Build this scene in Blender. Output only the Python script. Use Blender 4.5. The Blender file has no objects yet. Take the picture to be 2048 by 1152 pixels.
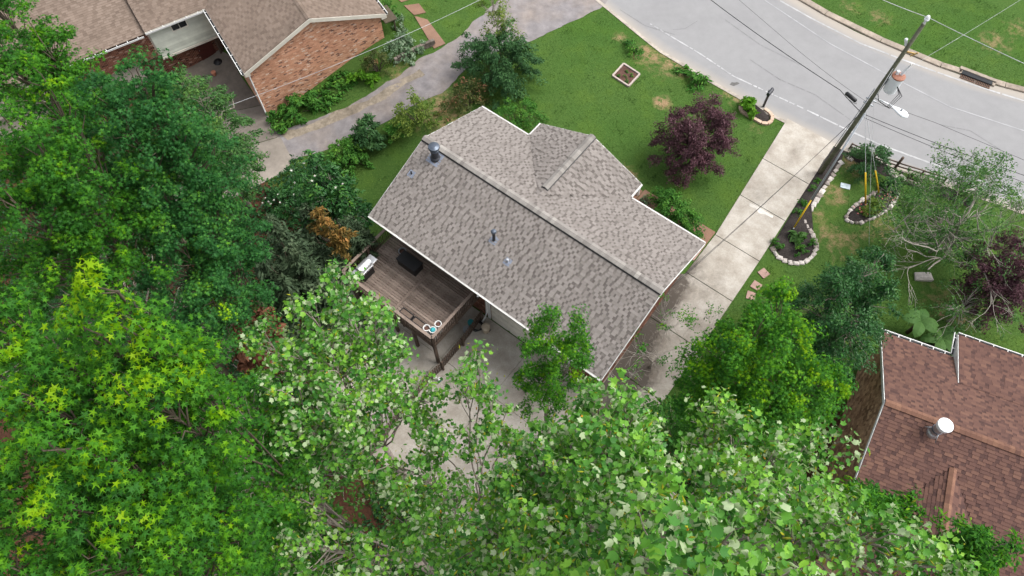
import bpy, math, random
import numpy as np
from mathutils import Matrix, Vector
rng = np.random.default_rng(7); random.seed(7)
SC = bpy.context.scene; COL = SC.collection
# ---------------------------------------------------------------- camera, sky, sun, exposure
FPX, PITCH, CZ = 1430.0, math.radians(62.7), 32.43
cd = bpy.data.cameras.new('camera'); cam = bpy.data.objects.new('camera', cd); COL.objects.link(cam)
cam.location = (0, 0, CZ); cam.rotation_euler = (math.pi/2 - PITCH, 0, 0)
cd.sensor_width = 36; cd.lens = FPX/2048*36; cd.clip_start = .1; cd.clip_end = 2000
SC.camera = cam
SUN_EL, SUN_AZ = math.radians(58), math.radians(80)      # azimuth clockwise from +Y
w = bpy.data.worlds.new('World'); SC.world = w; w.use_nodes = True
nt = w.node_tree; nt.nodes.clear()
sky = nt.nodes.new('ShaderNodeTexSky'); sky.sky_type = 'NISHITA'; sky.sun_disc = False
sky.sun_elevation = SUN_EL; sky.sun_rotation = SUN_AZ; sky.air_density = 1; sky.dust_density = 4; sky.ozone_density = 1
hs = nt.nodes.new('ShaderNodeHueSaturation'); hs.inputs['Saturation'].default_value = .28
bg = nt.nodes.new('ShaderNodeBackground'); bg.inputs['Strength'].default_value = .15
wo = nt.nodes.new('ShaderNodeOutputWorld')
nt.links.new(sky.outputs[0], hs.inputs['Color']); nt.links.new(hs.outputs[0], bg.inputs[0]); nt.links.new(bg.outputs[0], wo.inputs[0])
sl = bpy.data.lights.new('sun', 'SUN'); sl.energy = 1.0; sl.angle = math.radians(40); sl.color = (1, .97, .93)
so = bpy.data.objects.new('sun', sl); COL.objects.link(so)
sdir = Vector((math.sin(SUN_AZ)*math.cos(SUN_EL), math.cos(SUN_AZ)*math.cos(SUN_EL), math.sin(SUN_EL)))
so.rotation_euler = sdir.to_track_quat('Z', 'Y').to_euler()
SC.view_settings.view_transform = 'Standard'; SC.view_settings.look = 'None'
SC.view_settings.exposure = 1.03; SC.view_settings.gamma = 1; SC.view_settings.use_curve_mapping = False
SC.cycles.max_bounces = 6; SC.cycles.diffuse_bounces = 2; SC.cycles.transmission_bounces = 4; SC.cycles.transparent_max_bounces = 4
SC.cycles.use_denoising = True

# ---------------------------------------------------------------- the site's own axes and heights
FW = np.array([0, math.cos(PITCH), -math.sin(PITCH)]); UP = np.array([0, math.sin(PITCH), math.cos(PITCH)])
CAMP = np.array([0, 0, CZ])
def ray(x, y): return np.array([(x-1024)/FPX, 0, 0]) + FW - UP*((y-576)/FPX)
def at(x, y, z): d = ray(x, y); return CAMP + d*((z-CZ)/d[2])
def atd(x, y, dist): d = ray(x, y); return CAMP + d/np.linalg.norm(d)*dist
def pjs(X):
    d = X-CAMP; k = d@FW; k = np.where(np.abs(k) < 1e-3, 1e-3, k)
    return np.stack([1024+FPX*d[..., 0]/k, 576-FPX*(d@UP)/k, k], -1)
YAW = math.radians(-37.93); HC = np.array([1.134, 18.54])
U2 = np.array([math.cos(YAW), math.sin(YAW)]); V2 = np.array([math.sin(YAW), -math.cos(YAW)])
U = np.append(U2, 0); V = np.append(V2, 0); Z = np.array([0, 0, 1.])
def hw(u, v, z): q = HC+u*U2+v*V2; return np.array([q[0], q[1], z])
def sstep(a, b, x): t = np.clip((x-a)/(b-a), 0, 1); return t*t*(3-2*t)
def terr(x, y):
    x = np.asarray(x, float); y = np.asarray(y, float)
    u = (x-HC[0])*U2[0]+(y-HC[1])*U2[1]; v = (x-HC[0])*V2[0]+(y-HC[1])*V2[1]
    ku = [-60, -14, -9, 9.6, 14, 60]
    v0 = np.interp(u, ku, [-8, -8, -4, -4, -7, -7]); v1 = np.interp(u, ku, [2, 2, 4, 4, 3, 3]); D = np.interp(u, ku, [2.3, 2.3, 2.6, 2.6, 2.6, 2.6])
    return -D*sstep(v0, v1, v) - 1.6*sstep(12, 30, v)
def G(px, py, dz=0):
    z = 0
    for _ in range(12): X = at(px, py, z); z = .5*z+.5*float(terr(X[0], X[1]))
    X = at(px, py, z); X[2] = float(terr(X[0], X[1]))+dz; return X

# ---------------------------------------------------------------- materials
def nodes(name):
    m = bpy.data.materials.new(name); m.use_nodes = True; n = m.node_tree; n.nodes.clear()
    out = n.nodes.new('ShaderNodeOutputMaterial'); return m, n, out
def L(n, a, b): n.links.new(a, b)
def ramp(n, fac, stops):
    r = n.nodes.new('ShaderNodeValToRGB'); e = r.color_ramp.elements
    while len(e) > 1: e.remove(e[-1])
    e[0].position = stops[0][0]; e[0].color = (*stops[0][1], 1)
    for p, c in stops[1:]: k = e.new(p); k.color = (*c, 1)
    if fac is not None: L(n, fac, r.inputs[0])
    return r.outputs[0]
def noise(n, scale, detail=4, rough=.6, vec=None, dist=0):
    t = n.nodes.new('ShaderNodeTexNoise'); t.inputs['Scale'].default_value = scale; t.inputs['Detail'].default_value = detail
    t.inputs['Roughness'].default_value = rough; t.inputs['Distortion'].default_value = dist
    if vec is None: vec = n.nodes.new('ShaderNodeNewGeometry').outputs['Position']
    L(n, vec, t.inputs['Vector']); return t.outputs['Fac']
def mrange(n, v, a, b, c, d):
    t = n.nodes.new('ShaderNodeMapRange'); L(n, v, t.inputs[0])
    for i, q in enumerate((a, b, c, d)): t.inputs[i+1].default_value = q
    return t.outputs[0]
def mixc(n, fac, a, b, mode='MIX'):
    t = n.nodes.new('ShaderNodeMix'); t.data_type = 'RGBA'; t.blend_type = mode
    for s, q in ((t.inputs[0], fac), (t.inputs[6], a), (t.inputs[7], b)):
        if hasattr(q, 'is_output'): L(n, q, s)
        elif isinstance(q, (int, float)): s.default_value = q
        else: s.default_value = (*q, 1)
    return t.outputs[2]
def attr(n, name):
    a = n.nodes.new('ShaderNodeAttribute'); a.attribute_name = name; return a.outputs['Fac']
def princ(n, out, col, rough=.8, spec=.3, metal=0, bump=None, bdist=.01, bstr=.5):
    b = n.nodes.new('ShaderNodeBsdfPrincipled')
    if hasattr(col, 'is_output'): L(n, col, b.inputs['Base Color'])
    else: b.inputs['Base Color'].default_value = (*col, 1)
    b.inputs['Roughness'].default_value = rough; b.inputs['Specular IOR Level'].default_value = spec; b.inputs['Metallic'].default_value = metal
    if bump is not None:
        k = n.nodes.new('ShaderNodeBump'); k.inputs['Distance'].default_value = bdist; k.inputs['Strength'].default_value = bstr
        L(n, bump, k.inputs['Height']); L(n, k.outputs[0], b.inputs['Normal'])
    L(n, b.outputs[0], out.inputs[0]); return b
def pm(name, stops, rough=.8, spec=.25, ns=5, na=.25, ns2=.6, na2=.2, metal=0, bump=True, bd=.004):
    """colour by each piece's own tint, broken by two scales of grain"""
    if not isinstance(stops[0], (list, tuple)) or not isinstance(stops[0][1], (list, tuple)): stops = [(0, stops), (1, stops)]
    m, n, o = nodes(name)
    c = ramp(n, attr(n, 'tint'), stops)
    f1 = noise(n, ns, 6, .65); f2 = noise(n, ns2, 4, .6)
    c = mixc(n, 1, c, ramp(n, f1, [(.25, (1-na,)*3), (.75, (1+na,)*3)]), 'MULTIPLY')
    c = mixc(n, 1, c, ramp(n, f2, [(.3, (1-na2,)*3), (.7, (1+na2,)*3)]), 'MULTIPLY')
    princ(n, o, c, rough, spec, metal, f1 if bump else None, bd); return m
def lm(name, stops, trans=.3, back=None, rough=.6, spec=.16):
    """leaf: colour by leaf tint, light passing through, paler underside"""
    m, n, o = nodes(name)
    c = ramp(n, attr(n, 'tint'), stops)
    if back is not None:
        c = mixc(n, n.nodes.new('ShaderNodeNewGeometry').outputs['Backfacing'], c, back)
    b = n.nodes.new('ShaderNodeBsdfPrincipled'); L(n, c, b.inputs['Base Color'])
    b.inputs['Roughness'].default_value = rough; b.inputs['Specular IOR Level'].default_value = min(spec, .2)
    t = n.nodes.new('ShaderNodeBsdfTranslucent'); L(n, mixc(n, 1, c, (1.05, 1.25, .75), 'MULTIPLY'), t.inputs[0])
    x = n.nodes.new('ShaderNodeMixShader'); x.inputs[0].default_value = trans
    L(n, b.outputs[0], x.inputs[1]); L(n, t.outputs[0], x.inputs[2]); L(n, x.outputs[0], o.inputs[0]); return m

# ---------------------------------------------------------------- mesh helpers
WM = {}                                          # world offset of every object (all parents are only shifted)
def mesh_np(name, v, loops, counts, tint, mat, smooth=False):
    me = bpy.data.meshes.new(name)
    v = np.asarray(v, np.float32); loops = np.asarray(loops, np.int32); counts = np.asarray(counts, np.int32)
    me.vertices.add(len(v)); me.vertices.foreach_set('co', v.ravel())
    me.loops.add(len(loops)); me.loops.foreach_set('vertex_index', loops)
    me.polygons.add(len(counts)); st = np.zeros(len(counts), np.int32); st[1:] = np.cumsum(counts)[:-1]
    me.polygons.foreach_set('loop_start', st)
    me.polygons.foreach_set('use_smooth', np.broadcast_to(np.asarray(smooth, bool), (len(counts),)).copy())
    a = me.attributes.new('tint', 'FLOAT', 'POINT'); a.data.foreach_set('value', np.broadcast_to(np.asarray(tint, np.float32), (len(v),)).copy())
    me.update(calc_edges=True)
    if mat is not None: me.materials.append(mat)
    return me
def put(o, parent, org):
    COL.objects.link(o); WM[o.name] = np.array(org, float)
    if parent is not None:
        o.parent = parent; o.matrix_parent_inverse = Matrix.Translation(Vector(-WM[parent.name]))
def tag(o, label=None, cat=None, group=None, kind=None):
    for k, q in (('label', label), ('category', cat), ('group', group), ('kind', kind)):
        if q: o[k] = q
    return o
def thing(name, label, cat, loc, group=None, kind=None):
    o = bpy.data.objects.new(name, None); o.empty_display_size = .3; o.location = loc
    put(o, None, loc); return tag(o, label, cat, group, kind)
class MB:
    def __init__(s): s.v = []; s.f = []; s.t = []; s.n = 0; s.sm = []
    def add(s, v, f, tint=.5):
        v = np.asarray(v, float).reshape(-1, 3); s.v.append(v); s.f += [[i+s.n for i in q] for q in f]; s.n += len(v); s.sm += [False]*len(f)
        s.t.append(np.broadcast_to(np.asarray(tint, float), (len(v),))); return s
    def box(s, c, h, ax=None, tint=.5):
        ax = np.eye(3) if ax is None else np.asarray(ax)
        k = np.array([[x, y, z] for z in (-1, 1) for y in (-1, 1) for x in (-1, 1)], float)*np.asarray(h)
        return s.add(np.asarray(c)+k@ax, [(0, 2, 3, 1), (4, 5, 7, 6), (0, 1, 5, 4), (2, 6, 7, 3), (0, 4, 6, 2), (1, 3, 7, 5)], tint)
    def beam(s, a, b, wd, ht, up=Z, tint=.5):
        a = np.asarray(a, float); b = np.asarray(b, float); d = b-a; l = np.linalg.norm(d); d /= l
        x = np.cross(up, d); x /= np.linalg.norm(x); return s.box((a+b)/2, (l/2, wd/2, ht/2), np.array([d, x, np.cross(d, x)]), tint)
    def tube(s, pts, r, n=6, cap=True, tint=.5):
        pts = np.asarray(pts, float); r = np.broadcast_to(np.asarray(r, float), (len(pts),)); V_ = []
        ref = np.array([.31, .23, .92])
        for i in range(len(pts)):
            d = pts[min(i+1, len(pts)-1)]-pts[max(i-1, 0)]; d = d/(np.linalg.norm(d)+1e-9)
            if abs(d@ref) > .97: ref = np.array([.9, .1, .3])
            x = np.cross(d, ref); x /= np.linalg.norm(x); y = np.cross(d, x)
            for k in range(n): a = 2*math.pi*k/n; V_.append(pts[i]+r[i]*(math.cos(a)*x+math.sin(a)*y))
        F_ = [(i*n+k, i*n+(k+1) % n, (i+1)*n+(k+1) % n, (i+1)*n+k) for i in range(len(pts)-1) for k in range(n)]
        if cap: F_ += [tuple(range(n-1, -1, -1)), tuple((len(pts)-1)*n+k for k in range(n))]
        s.add(V_, F_, tint); m = (len(pts)-1)*n; k = len(F_); s.sm[len(s.sm)-k:len(s.sm)-k+m] = [True]*m; return s
    def lathe(s, c, prof, n=16, axis=Z, tint=.5, cap=True):
        axis = np.asarray(axis, float); axis = axis/np.linalg.norm(axis); ref = np.array([1., 0, 0]) if abs(axis[0]) < .9 else np.array([0, 1., 0])
        x = np.cross(axis, ref); x /= np.linalg.norm(x); y = np.cross(axis, x); c = np.asarray(c)
        V_ = [c+axis*z+r*(math.cos(2*math.pi*k/n)*x+math.sin(2*math.pi*k/n)*y) for r, z in prof for k in range(n)]
        F_ = [(i*n+k, i*n+(k+1) % n, (i+1)*n+(k+1) % n, (i+1)*n+k) for i in range(len(prof)-1) for k in range(n)]
        if cap: F_ += [tuple(range(n-1, -1, -1)), tuple((len(prof)-1)*n+k for k in range(n))]
        return s.add(V_, F_, tint)
    def prism(s, poly, ext, tint=.5):
        p = np.asarray(poly, float); n = len(p); ext = np.asarray(ext, float)
        nrm = sum(np.cross(p[i]-p[0], p[i+1]-p[0]) for i in range(1, n-1))
        if nrm@ext < 0: p = p[::-1]
        return s.add(np.vstack([p, p+ext]), [tuple(range(n-1, -1, -1)), tuple(range(n, 2*n))]+[(i, (i+1) % n, (i+1) % n+n, i+n) for i in range(n)], tint)
    def build(s, name, mat, parent=None, kind=None, label=None, cat=None, group=None, smooth=False, bevel=0):
        v = np.vstack(s.v); lo, hi = v.min(0), v.max(0); org = np.array([(lo[0]+hi[0])/2, (lo[1]+hi[1])/2, lo[2]])
        me = mesh_np(name, v-org, [i for q in s.f for i in q], [len(q) for q in s.f], np.concatenate(s.t), mat, True if smooth else np.array(s.sm))
        o = bpy.data.objects.new(name, me); o.location = org; put(o, parent, org)
        if bevel:
            b = o.modifiers.new('bevel', 'BEVEL'); b.width = bevel; b.segments = 2; b.limit_method = 'ANGLE'
        return tag(o, label, cat, group, kind)
CUBE = (np.array([[x, y, z] for z in (-.5, .5) for y in (-.5, .5) for x in (-.5, .5)], float), [(0, 2, 3, 1), (4, 5, 7, 6), (0, 1, 5, 4), (2, 6, 7, 3), (0, 4, 6, 2), (1, 3, 7, 5)])
def bevel_cube(b=.08):
    v = []; 
    for z, k in ((-.5, 1), (.5-b, 1), (.5, 1-2*b)):
        v += [(x*k, y*k, z) for x, y in ((-.5, -.5), (.5, -.5), (.5, .5), (-.5, .5))]
    f = [(3, 2, 1, 0), (8, 9, 10, 11)]+[(r*4+i, r*4+(i+1) % 4, r*4+4+(i+1) % 4, r*4+4+i) for r in (0, 1) for i in range(4)]
    return np.array(v, float), f
BCUBE = bevel_cube()
SOFT = ('leaf', 'crown', 'foliage', 'undergrowth', 'grass', 'flower', 'flower_head')
_tm = {}
def tmesh(tk, tmpl, mat, lvl):
    k = (id(tmpl), mat.name, lvl)
    if k not in _tm:
        _tm[k] = mesh_np(tk, tmpl[0], [i for q in tmpl[1] for i in q], [len(q) for q in tmpl[1]], (lvl+.5)/10, mat, tk in SOFT)
    return _tm[k]
def scatter(name, tmpl, R, P, tint, mat, parent, limit=300, rest=None, keep=None):
    """pieces of one shape: R (N,3,3) scaled axes as columns, P (N,3); those that show largest as objects, the others joined"""
    N = len(P); tint = np.broadcast_to(np.asarray(tint, float), (N,)); sel = np.zeros(N, bool)
    if limit:
        q = pjs(P); inside = (q[:, 0] > -10) & (q[:, 0] < 2058) & (q[:, 1] > -10) & (q[:, 1] < 1162) & (q[:, 2] > 0)
        if N <= limit: sel[:] = True
        else:
            score = np.linalg.norm(R, axis=1).max(1)/np.linalg.norm(P-CAMP, axis=1)
            if keep is not None: score = score*keep
            score = np.where(inside, score, score*1e-3); sel[np.argsort(-score)[:limit]] = True
    po = WM[parent.name] if parent is not None else np.zeros(3)
    for i in np.nonzero(sel)[0]:
        o = bpy.data.objects.new(name, tmesh(name, tmpl, mat, int(np.clip(tint[i]*10, 0, 9))))
        M = np.eye(4); M[:3, :3] = R[i]; M[:3, 3] = P[i]; o.matrix_basis = Matrix(M.tolist()); put(o, parent, P[i])
    k = np.nonzero(~sel)[0]
    if len(k):
        tv, tf = tmpl; nv = len(tv)
        v = np.einsum('nij,vj->nvi', R[k], tv)+P[k][:, None]
        lp = np.array([i for q in tf for i in q]); ct = np.array([len(q) for q in tf])
        loops = (np.arange(len(k))[:, None]*nv+lp).ravel(); v = v.reshape(-1, 3)
        org = np.append((v[:, :2].min(0)+v[:, :2].max(0))/2, v[:, 2].min())
        o = bpy.data.objects.new(rest or name, mesh_np(rest or name, v-org, loops, np.tile(ct, len(k)), np.repeat(tint[k], nv), mat, (rest or name) in SOFT))
        o.location = org; put(o, parent, org); o['kind'] = 'stuff'; return o
def boxes(name, items, mat, parent, tmpl=None, limit=300, rest=None):
    """items: (centre, full sizes, axes as rows, tint)"""
    R = np.array([(np.asarray(ax)*np.asarray(sz)[:, None]).T for c, sz, ax, t in items]); P = np.array([c for c, *_ in items], float)
    return scatter(name, tmpl or CUBE, R, P, np.array([t for *_, t in items]), mat, parent, limit, rest)
def rot_from(nrm, tip):
    nrm = nrm/np.linalg.norm(nrm, axis=1, keepdims=True); y = tip-nrm*np.sum(nrm*tip, 1, keepdims=True)
    y = y/(np.linalg.norm(y, axis=1, keepdims=True)+1e-6); x = np.cross(y, nrm); return np.stack([x, y, nrm], -1)
ZONES = []                                        # ground that is not lawn (xy polygons)
def inpoly(x, y, poly):
    c = np.zeros(x.shape, bool); n = len(poly)
    for i in range(n):
        x1, y1 = poly[i][:2]; x2, y2 = poly[i-1][:2]
        if y1 == y2: continue
        c ^= ((y1 > y) != (y2 > y)) & (x < (x2-x1)*(y-y1)/(y2-y1)+x1)
    return c
def resamp(p, n):
    p = np.asarray(p, float)[:, :2]; d = np.r_[0, np.cumsum(np.linalg.norm(np.diff(p, axis=0), axis=1))]
    t = np.linspace(0, d[-1], n); return np.stack([np.interp(t, d, p[:, k]) for k in (0, 1)], 1)
def strip(name, a, b, mat, dz=.02, n=60, m=8, thick=0, parent=None, kind='structure', zone=True, tint=.5, flat=False, jag=0):
    """a sheet on the ground between two edge lines"""
    A = a if flat else resamp(a, n); B = b if flat else resamp(b, n); A = np.asarray(A, float)[:, :2]; B = np.asarray(B, float)[:, :2]; n = len(A)
    if jag:
        j = np.convolve(rng.normal(0, 1, n+6), np.ones(3)/3, 'same')[3:-3, None]; k = np.convolve(rng.normal(0, 1, n+6), np.ones(3)/3, 'same')[3:-3, None]
        e = (B-A)/np.linalg.norm(B-A, axis=1, keepdims=True); A = A+e*j*jag; B = B+e*k*jag
    s = np.linspace(0, 1, m+1)[None, :, None]; g = A[:, None]*(1-s)+B[:, None]*s
    z = terr(g[..., 0], g[..., 1])+dz; top = np.concatenate([g, z[..., None]], -1).reshape(-1, 3)
    f = [(i*(m+1)+j, i*(m+1)+j+1, (i+1)*(m+1)+j+1, (i+1)*(m+1)+j) for i in range(n-1) for j in range(m)]
    c = top[f[0][1]]-top[f[0][0]]; d = top[f[0][3]]-top[f[0][0]]
    if np.cross(c, d)[2] < 0: f = [q[::-1] for q in f]
    if zone: ZONES.append(np.vstack([A, B[::-1]]))
    mb = MB().add(top, f, tint)
    if thick:
        rim = [i*(m+1) for i in range(n)]+[(n-1)*(m+1)+j for j in range(1, m+1)]+[i*(m+1)+m for i in range(n-2, -1, -1)]+[j for j in range(m-1, 0, -1)]
        r = top[rim]; k = len(rim); mb.add(np.vstack([r, r-[0, 0, thick]]), [(i, (i+1) % k, (i+1) % k+k, i+k) for i in range(k)], tint)
    return mb.build(name, mat, parent, kind)
def blob(name, poly, mat, dz=.02, dome=0, rings=6, parent=None, kind='structure', zone=True, label=None, cat=None):
    p = resamp(np.vstack([poly, poly[:1]]), 49)[:-1]; c = p.mean(0); v = [np.append(c, terr(*c)+dz+dome)]
    for r in range(1, rings+1):
        q = c+(p-c)*r/rings; z = terr(q[:, 0], q[:, 1])+dz+dome*(1-(r/rings)**2)+(0 if r < rings else -.03); v += list(np.column_stack([q, z]))
    n = 48; f = [(0, 1+i, 1+(i+1) % n) for i in range(n)]+[(1+(r-1)*n+i, 1+r*n+i, 1+r*n+(i+1) % n, 1+(r-1)*n+(i+1) % n) for r in range(1, rings) for i in range(n)]
    if np.cross(p[0]-c, p[1]-c) < 0: f = [q[::-1] for q in f]
    if zone: ZONES.append(p)
    return MB().add(v, f).build(name, mat, parent, kind, label, cat)
# ---------------------------------------------------------------- the materials of the place
GREY_SH = pm('grey_shingle', [(0, (.105, .092, .083)), (.3, (.142, .126, .115)), (.55, (.195, .175, .160)), (1, (.255, .231, .213))], .95, .1, 40, .12, .35, .07)
CAP_SH = pm('grey_cap_shingle', [(0, (.165, .152, .138)), (.5, (.235, .218, .20)), (1, (.30, .282, .257))], .95, .1, 25, .2, 1, .1)
BROWN_SH = pm('brown_shingle', [(0, (.138, .104, .082)), (.5, (.178, .136, .108)), (1, (.215, .167, .135))], .95, .1, 30, .1, .4, .14)
RED_SH = pm('red_shingle', [(0, (.060, .036, .033)), (.35, (.094, .053, .045)), (.7, (.120, .066, .053)), (1, (.155, .086, .064))], .95, .1, 40, .14, .5, .08)
RED_CAP = pm('red_cap_shingle', [(0, (.10, .055, .045)), (.5, (.165, .088, .063)), (1, (.235, .130, .085))], .95, .1, 25, .2, 1, .1)
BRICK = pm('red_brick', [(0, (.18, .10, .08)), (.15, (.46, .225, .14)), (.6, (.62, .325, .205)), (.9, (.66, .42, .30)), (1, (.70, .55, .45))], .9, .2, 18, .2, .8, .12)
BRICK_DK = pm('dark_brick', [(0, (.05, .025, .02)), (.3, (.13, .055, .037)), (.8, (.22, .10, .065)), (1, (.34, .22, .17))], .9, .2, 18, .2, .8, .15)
MORTAR = pm('mortar', (.42, .36, .31), .95, .1, 12, .15)
WHITE = pm('white_paint', (.66, .66, .64), .5, .4, 3, .05, .8, .06, bump=False)
CREAM = pm('cream_trim', (.62, .58, .50), .6, .3, 4, .08, .9, .1, bump=False)
SIDING = pm('vinyl_siding', [(0, (.36, .38, .32)), (1, (.56, .58, .50))], .6, .3, 2.5, .1, .8, .18, bump=False)
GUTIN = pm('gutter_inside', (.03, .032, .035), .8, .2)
DECK = pm('deck_board', [(0, (.17, .128, .103)), (.5, (.23, .178, .146)), (1, (.30, .236, .195))], .8, .25, 9, .28, .9, .25)
RAILW = pm('dark_stained_wood', [(0, (.07, .05, .038)), (1, (.125, .09, .068))], .85, .2, 9, .25, .9, .2)
SHAKE = pm('brown_shake', [(0, (.20, .118, .075)), (.5, (.38, .235, .145)), (1, (.52, .34, .215))], .9, .15, 9, .3, .7, .25)
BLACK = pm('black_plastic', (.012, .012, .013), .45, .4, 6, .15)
DKMETAL = pm('dark_blue_grey_metal', (.10, .12, .15), .4, .5, 5, .2, 1, .1, metal=.7)
PIPEBLK = pm('black_pipe', (.025, .027, .032), .5, .4)
FLASH = pm('lead_flashing', (.22, .25, .31), .5, .4, 9, .25, metal=.4)
GALV = pm('galvanised_steel', (.50, .52, .55), .35, .5, 6, .15, metal=.8)
STEEL = pm('grill_steel', (.72, .73, .74), .3, .5, 8, .08, metal=.7)
GLASS = pm('dark_glass', (.015, .018, .022), .08, .6, bump=False)
REDDOOR = pm('dark_red_door', (.065, .014, .010), .5, .4)
CONC = pm('shade_toned_apron_concrete', [(0, (.125, .105, .085)), (.4, (.19, .165, .14)), (1, (.30, .265, .225))], .9, .2, 3, .2, .35, .3)
POLEW = pm('weathered_pole', [(0, (.105, .11, .075)), (1, (.155, .155, .11))], .95, .1, 9, .4, 1.1, .3)
WIREK = pm('black_cable', (.02, .02, .022), .6, .3, bump=False)
WIREG = pm('grey_wire', (.45, .46, .47), .5, .4, bump=False)
WHITEP = pm('white_enamel', (.78, .80, .82), .35, .5, 4, .04, bump=False)
RUSTLID = pm('rust_red_lid', (.30, .135, .09), .7, .3, 14, .3)
YELLOW = pm('yellow_guard', (.62, .40, .01), .5, .4, 5, .12, bump=False)
MULCH = pm('black_mulch', [(0, (.022, .019, .018)), (1, (.05, .042, .038))], .95, .1, 14, .6, 1.5, .3, bd=.03)
SOIL = pm('brown_soil', (.105, .058, .045), .95, .1, 9, .45, 1.5, .3, bd=.03)
STONE = pm('pale_stone', [(0, (.20, .17, .145)), (.5, (.38, .335, .30)), (1, (.54, .50, .46))], .9, .2, 9, .25, 1.2, .15)
PAVER = pm('tan_border_block', [(0, (.42, .30, .22)), (1, (.55, .42, .32))], .9, .2, 12, .2)
PINKP = pm('pinkish_paver', (.34, .22, .185), .9, .2, 7, .2)
AGG = pm('brown_aggregate', [(0, (.185, .105, .07)), (1, (.24, .145, .10))], .9, .2, 22, .3, .7, .2)
TERRA = pm('clay_pot', (.36, .15, .09), .8, .3)
TEAL = pm('teal_plastic', (.03, .30, .33), .4, .4, bump=False)
BLUEP = pm('blue_plastic', (.02, .10, .42), .4, .4, bump=False)
ORANGE = pm('orange_plastic', (.55, .16, .02), .5, .4, bump=False)
GREYP = pm('grey_plastic', (.30, .32, .34), .5, .4, bump=False)
BARK = pm('grey_bark', [(0, (.17, .14, .115)), (1, (.31, .27, .23))], .95, .1, 12, .35, 1.5, .2)
BARKB = pm('brown_bark', [(0, (.06, .05, .035)), (1, (.12, .10, .072))], .95, .1, 12, .35, 1.5, .2)
DEADB = pm('bare_grey_twig', (.33, .30, .26), .9, .1, 12, .25)
PINK = pm('pink_petal', (.62, .16, .16), .6, .3, bump=False); PETAL = pm('white_petal', (.60, .58, .50), .6, .3, bump=False)
# ground: mown lawn, bare patches, red-brown litter under the trees
def lawn_mat():
    m, n, o = nodes('lawn')
    f1 = noise(n, 9, 8, .75); f2 = noise(n, .55, 5, .6); f3 = noise(n, .16, 3, .5); f4 = noise(n, 2.2, 6, .7)
    c = ramp(n, f1, [(.25, (.026, .062, .012)), (.5, (.054, .108, .022)), (.75, (.092, .152, .037))])
    c = mixc(n, mrange(n, f2, .48, .72, 0, .6), c, (.085, .145, .020))
    c = mixc(n, mrange(n, f3, .45, .65, 0, .35), c, (.034, .098, .014))
    c = mixc(n, mrange(n, f4, .60, .75, 0, .5), c, (.020, .055, .010))
    b = n.nodes.new('ShaderNodeMath'); b.operation = 'MULTIPLY_ADD'; L(n, attr(n, 'bare'), b.inputs[0]); L(n, mrange(n, f4, .36, .64, .1, 1.75), b.inputs[1]); b.inputs[2].default_value = 0
    c = mixc(n, mrange(n, b.outputs[0], .2, .8, 0, 1), c, ramp(n, f1, [(.3, (.19, .125, .065)), (.7, (.33, .235, .135))]))
    wd = n.nodes.new('ShaderNodeMath'); wd.operation = 'MULTIPLY_ADD'; L(n, attr(n, 'litter'), wd.inputs[0]); L(n, mrange(n, f4, .3, .7, .7, 1.4), wd.inputs[1]); wd.inputs[2].default_value = 0
    c = mixc(n, mrange(n, wd.outputs[0], .3, .7, 0, 1), c, ramp(n, f1, [(.3, (.045, .022, .014)), (.7, (.12, .056, .034))]))
    princ(n, o, c, .95, .1, 0, f1, .05, .8); return m
LAWN = lawn_mat()
STREAKS = [((1660, 468), (1666, 530)), ((1679, 458), (1683, 528)), ((1700, 452), (1703, 524)), ((1722, 455), (1722, 520)), ((1745, 448), (1748, 500)), ((1690, 480), (1800, 452)), ((1835, 598), (1930, 640)), ((1850, 618), (1990, 668)), ((1880, 590), (2040, 640)), ((1905, 560), (2040, 598))]
def asphalt_mat(name, base, warm, lo=.88, hi=1.12, crack=True):
    m, n, o = nodes(name)
    f1 = noise(n, 45, 5, .8); f2 = noise(n, .35, 5, .6); f3 = noise(n, 1.8, 5, .65)
    c = mixc(n, mrange(n, f2, .42, .65, 0, .7), base, warm)
    c = mixc(n, 1, c, ramp(n, f1, [(.2, (lo-.08,)*3), (.8, (hi+.08,)*3)]), 'MULTIPLY')
    c = mixc(n, 1, c, ramp(n, f3, [(.25, (lo,)*3), (.75, (hi,)*3)]), 'MULTIPLY')
    c = mixc(n, attr(n, 'tint'), c, (.36, .32, .27))
    princ(n, o, c, .9, .2, 0, f1, .004, .6); return m
ASPH = asphalt_mat('worn_grey_asphalt', (.248, .246, .246), (.226, .224, .225), .94, 1.05)
GRAV = asphalt_mat('gravelly_driveway', (.20, .185, .185), (.235, .195, .165), .72, 1.3)
def concrete_mat():
    m, n, o = nodes('driveway_concrete')
    f1 = noise(n, 14, 7, .7); f2 = noise(n, .8, 6, .62); f3 = noise(n, 2.5, 6, .7, dist=1)
    c = ramp(n, f2, [(.3, (.27, .235, .195)), (.5, (.385, .35, .30)), (.68, (.48, .445, .395))])
    c = mixc(n, 1, c, ramp(n, f1, [(.25, (.80,)*3), (.75, (1.14,)*3)]), 'MULTIPLY')
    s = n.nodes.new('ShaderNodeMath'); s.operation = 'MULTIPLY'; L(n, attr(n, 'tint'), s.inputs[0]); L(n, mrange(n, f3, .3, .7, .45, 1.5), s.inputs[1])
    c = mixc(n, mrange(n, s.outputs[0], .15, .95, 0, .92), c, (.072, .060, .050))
    princ(n, o, c, .9, .2, 0, f1, .004, .5); return m
DRIVE = concrete_mat()

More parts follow.
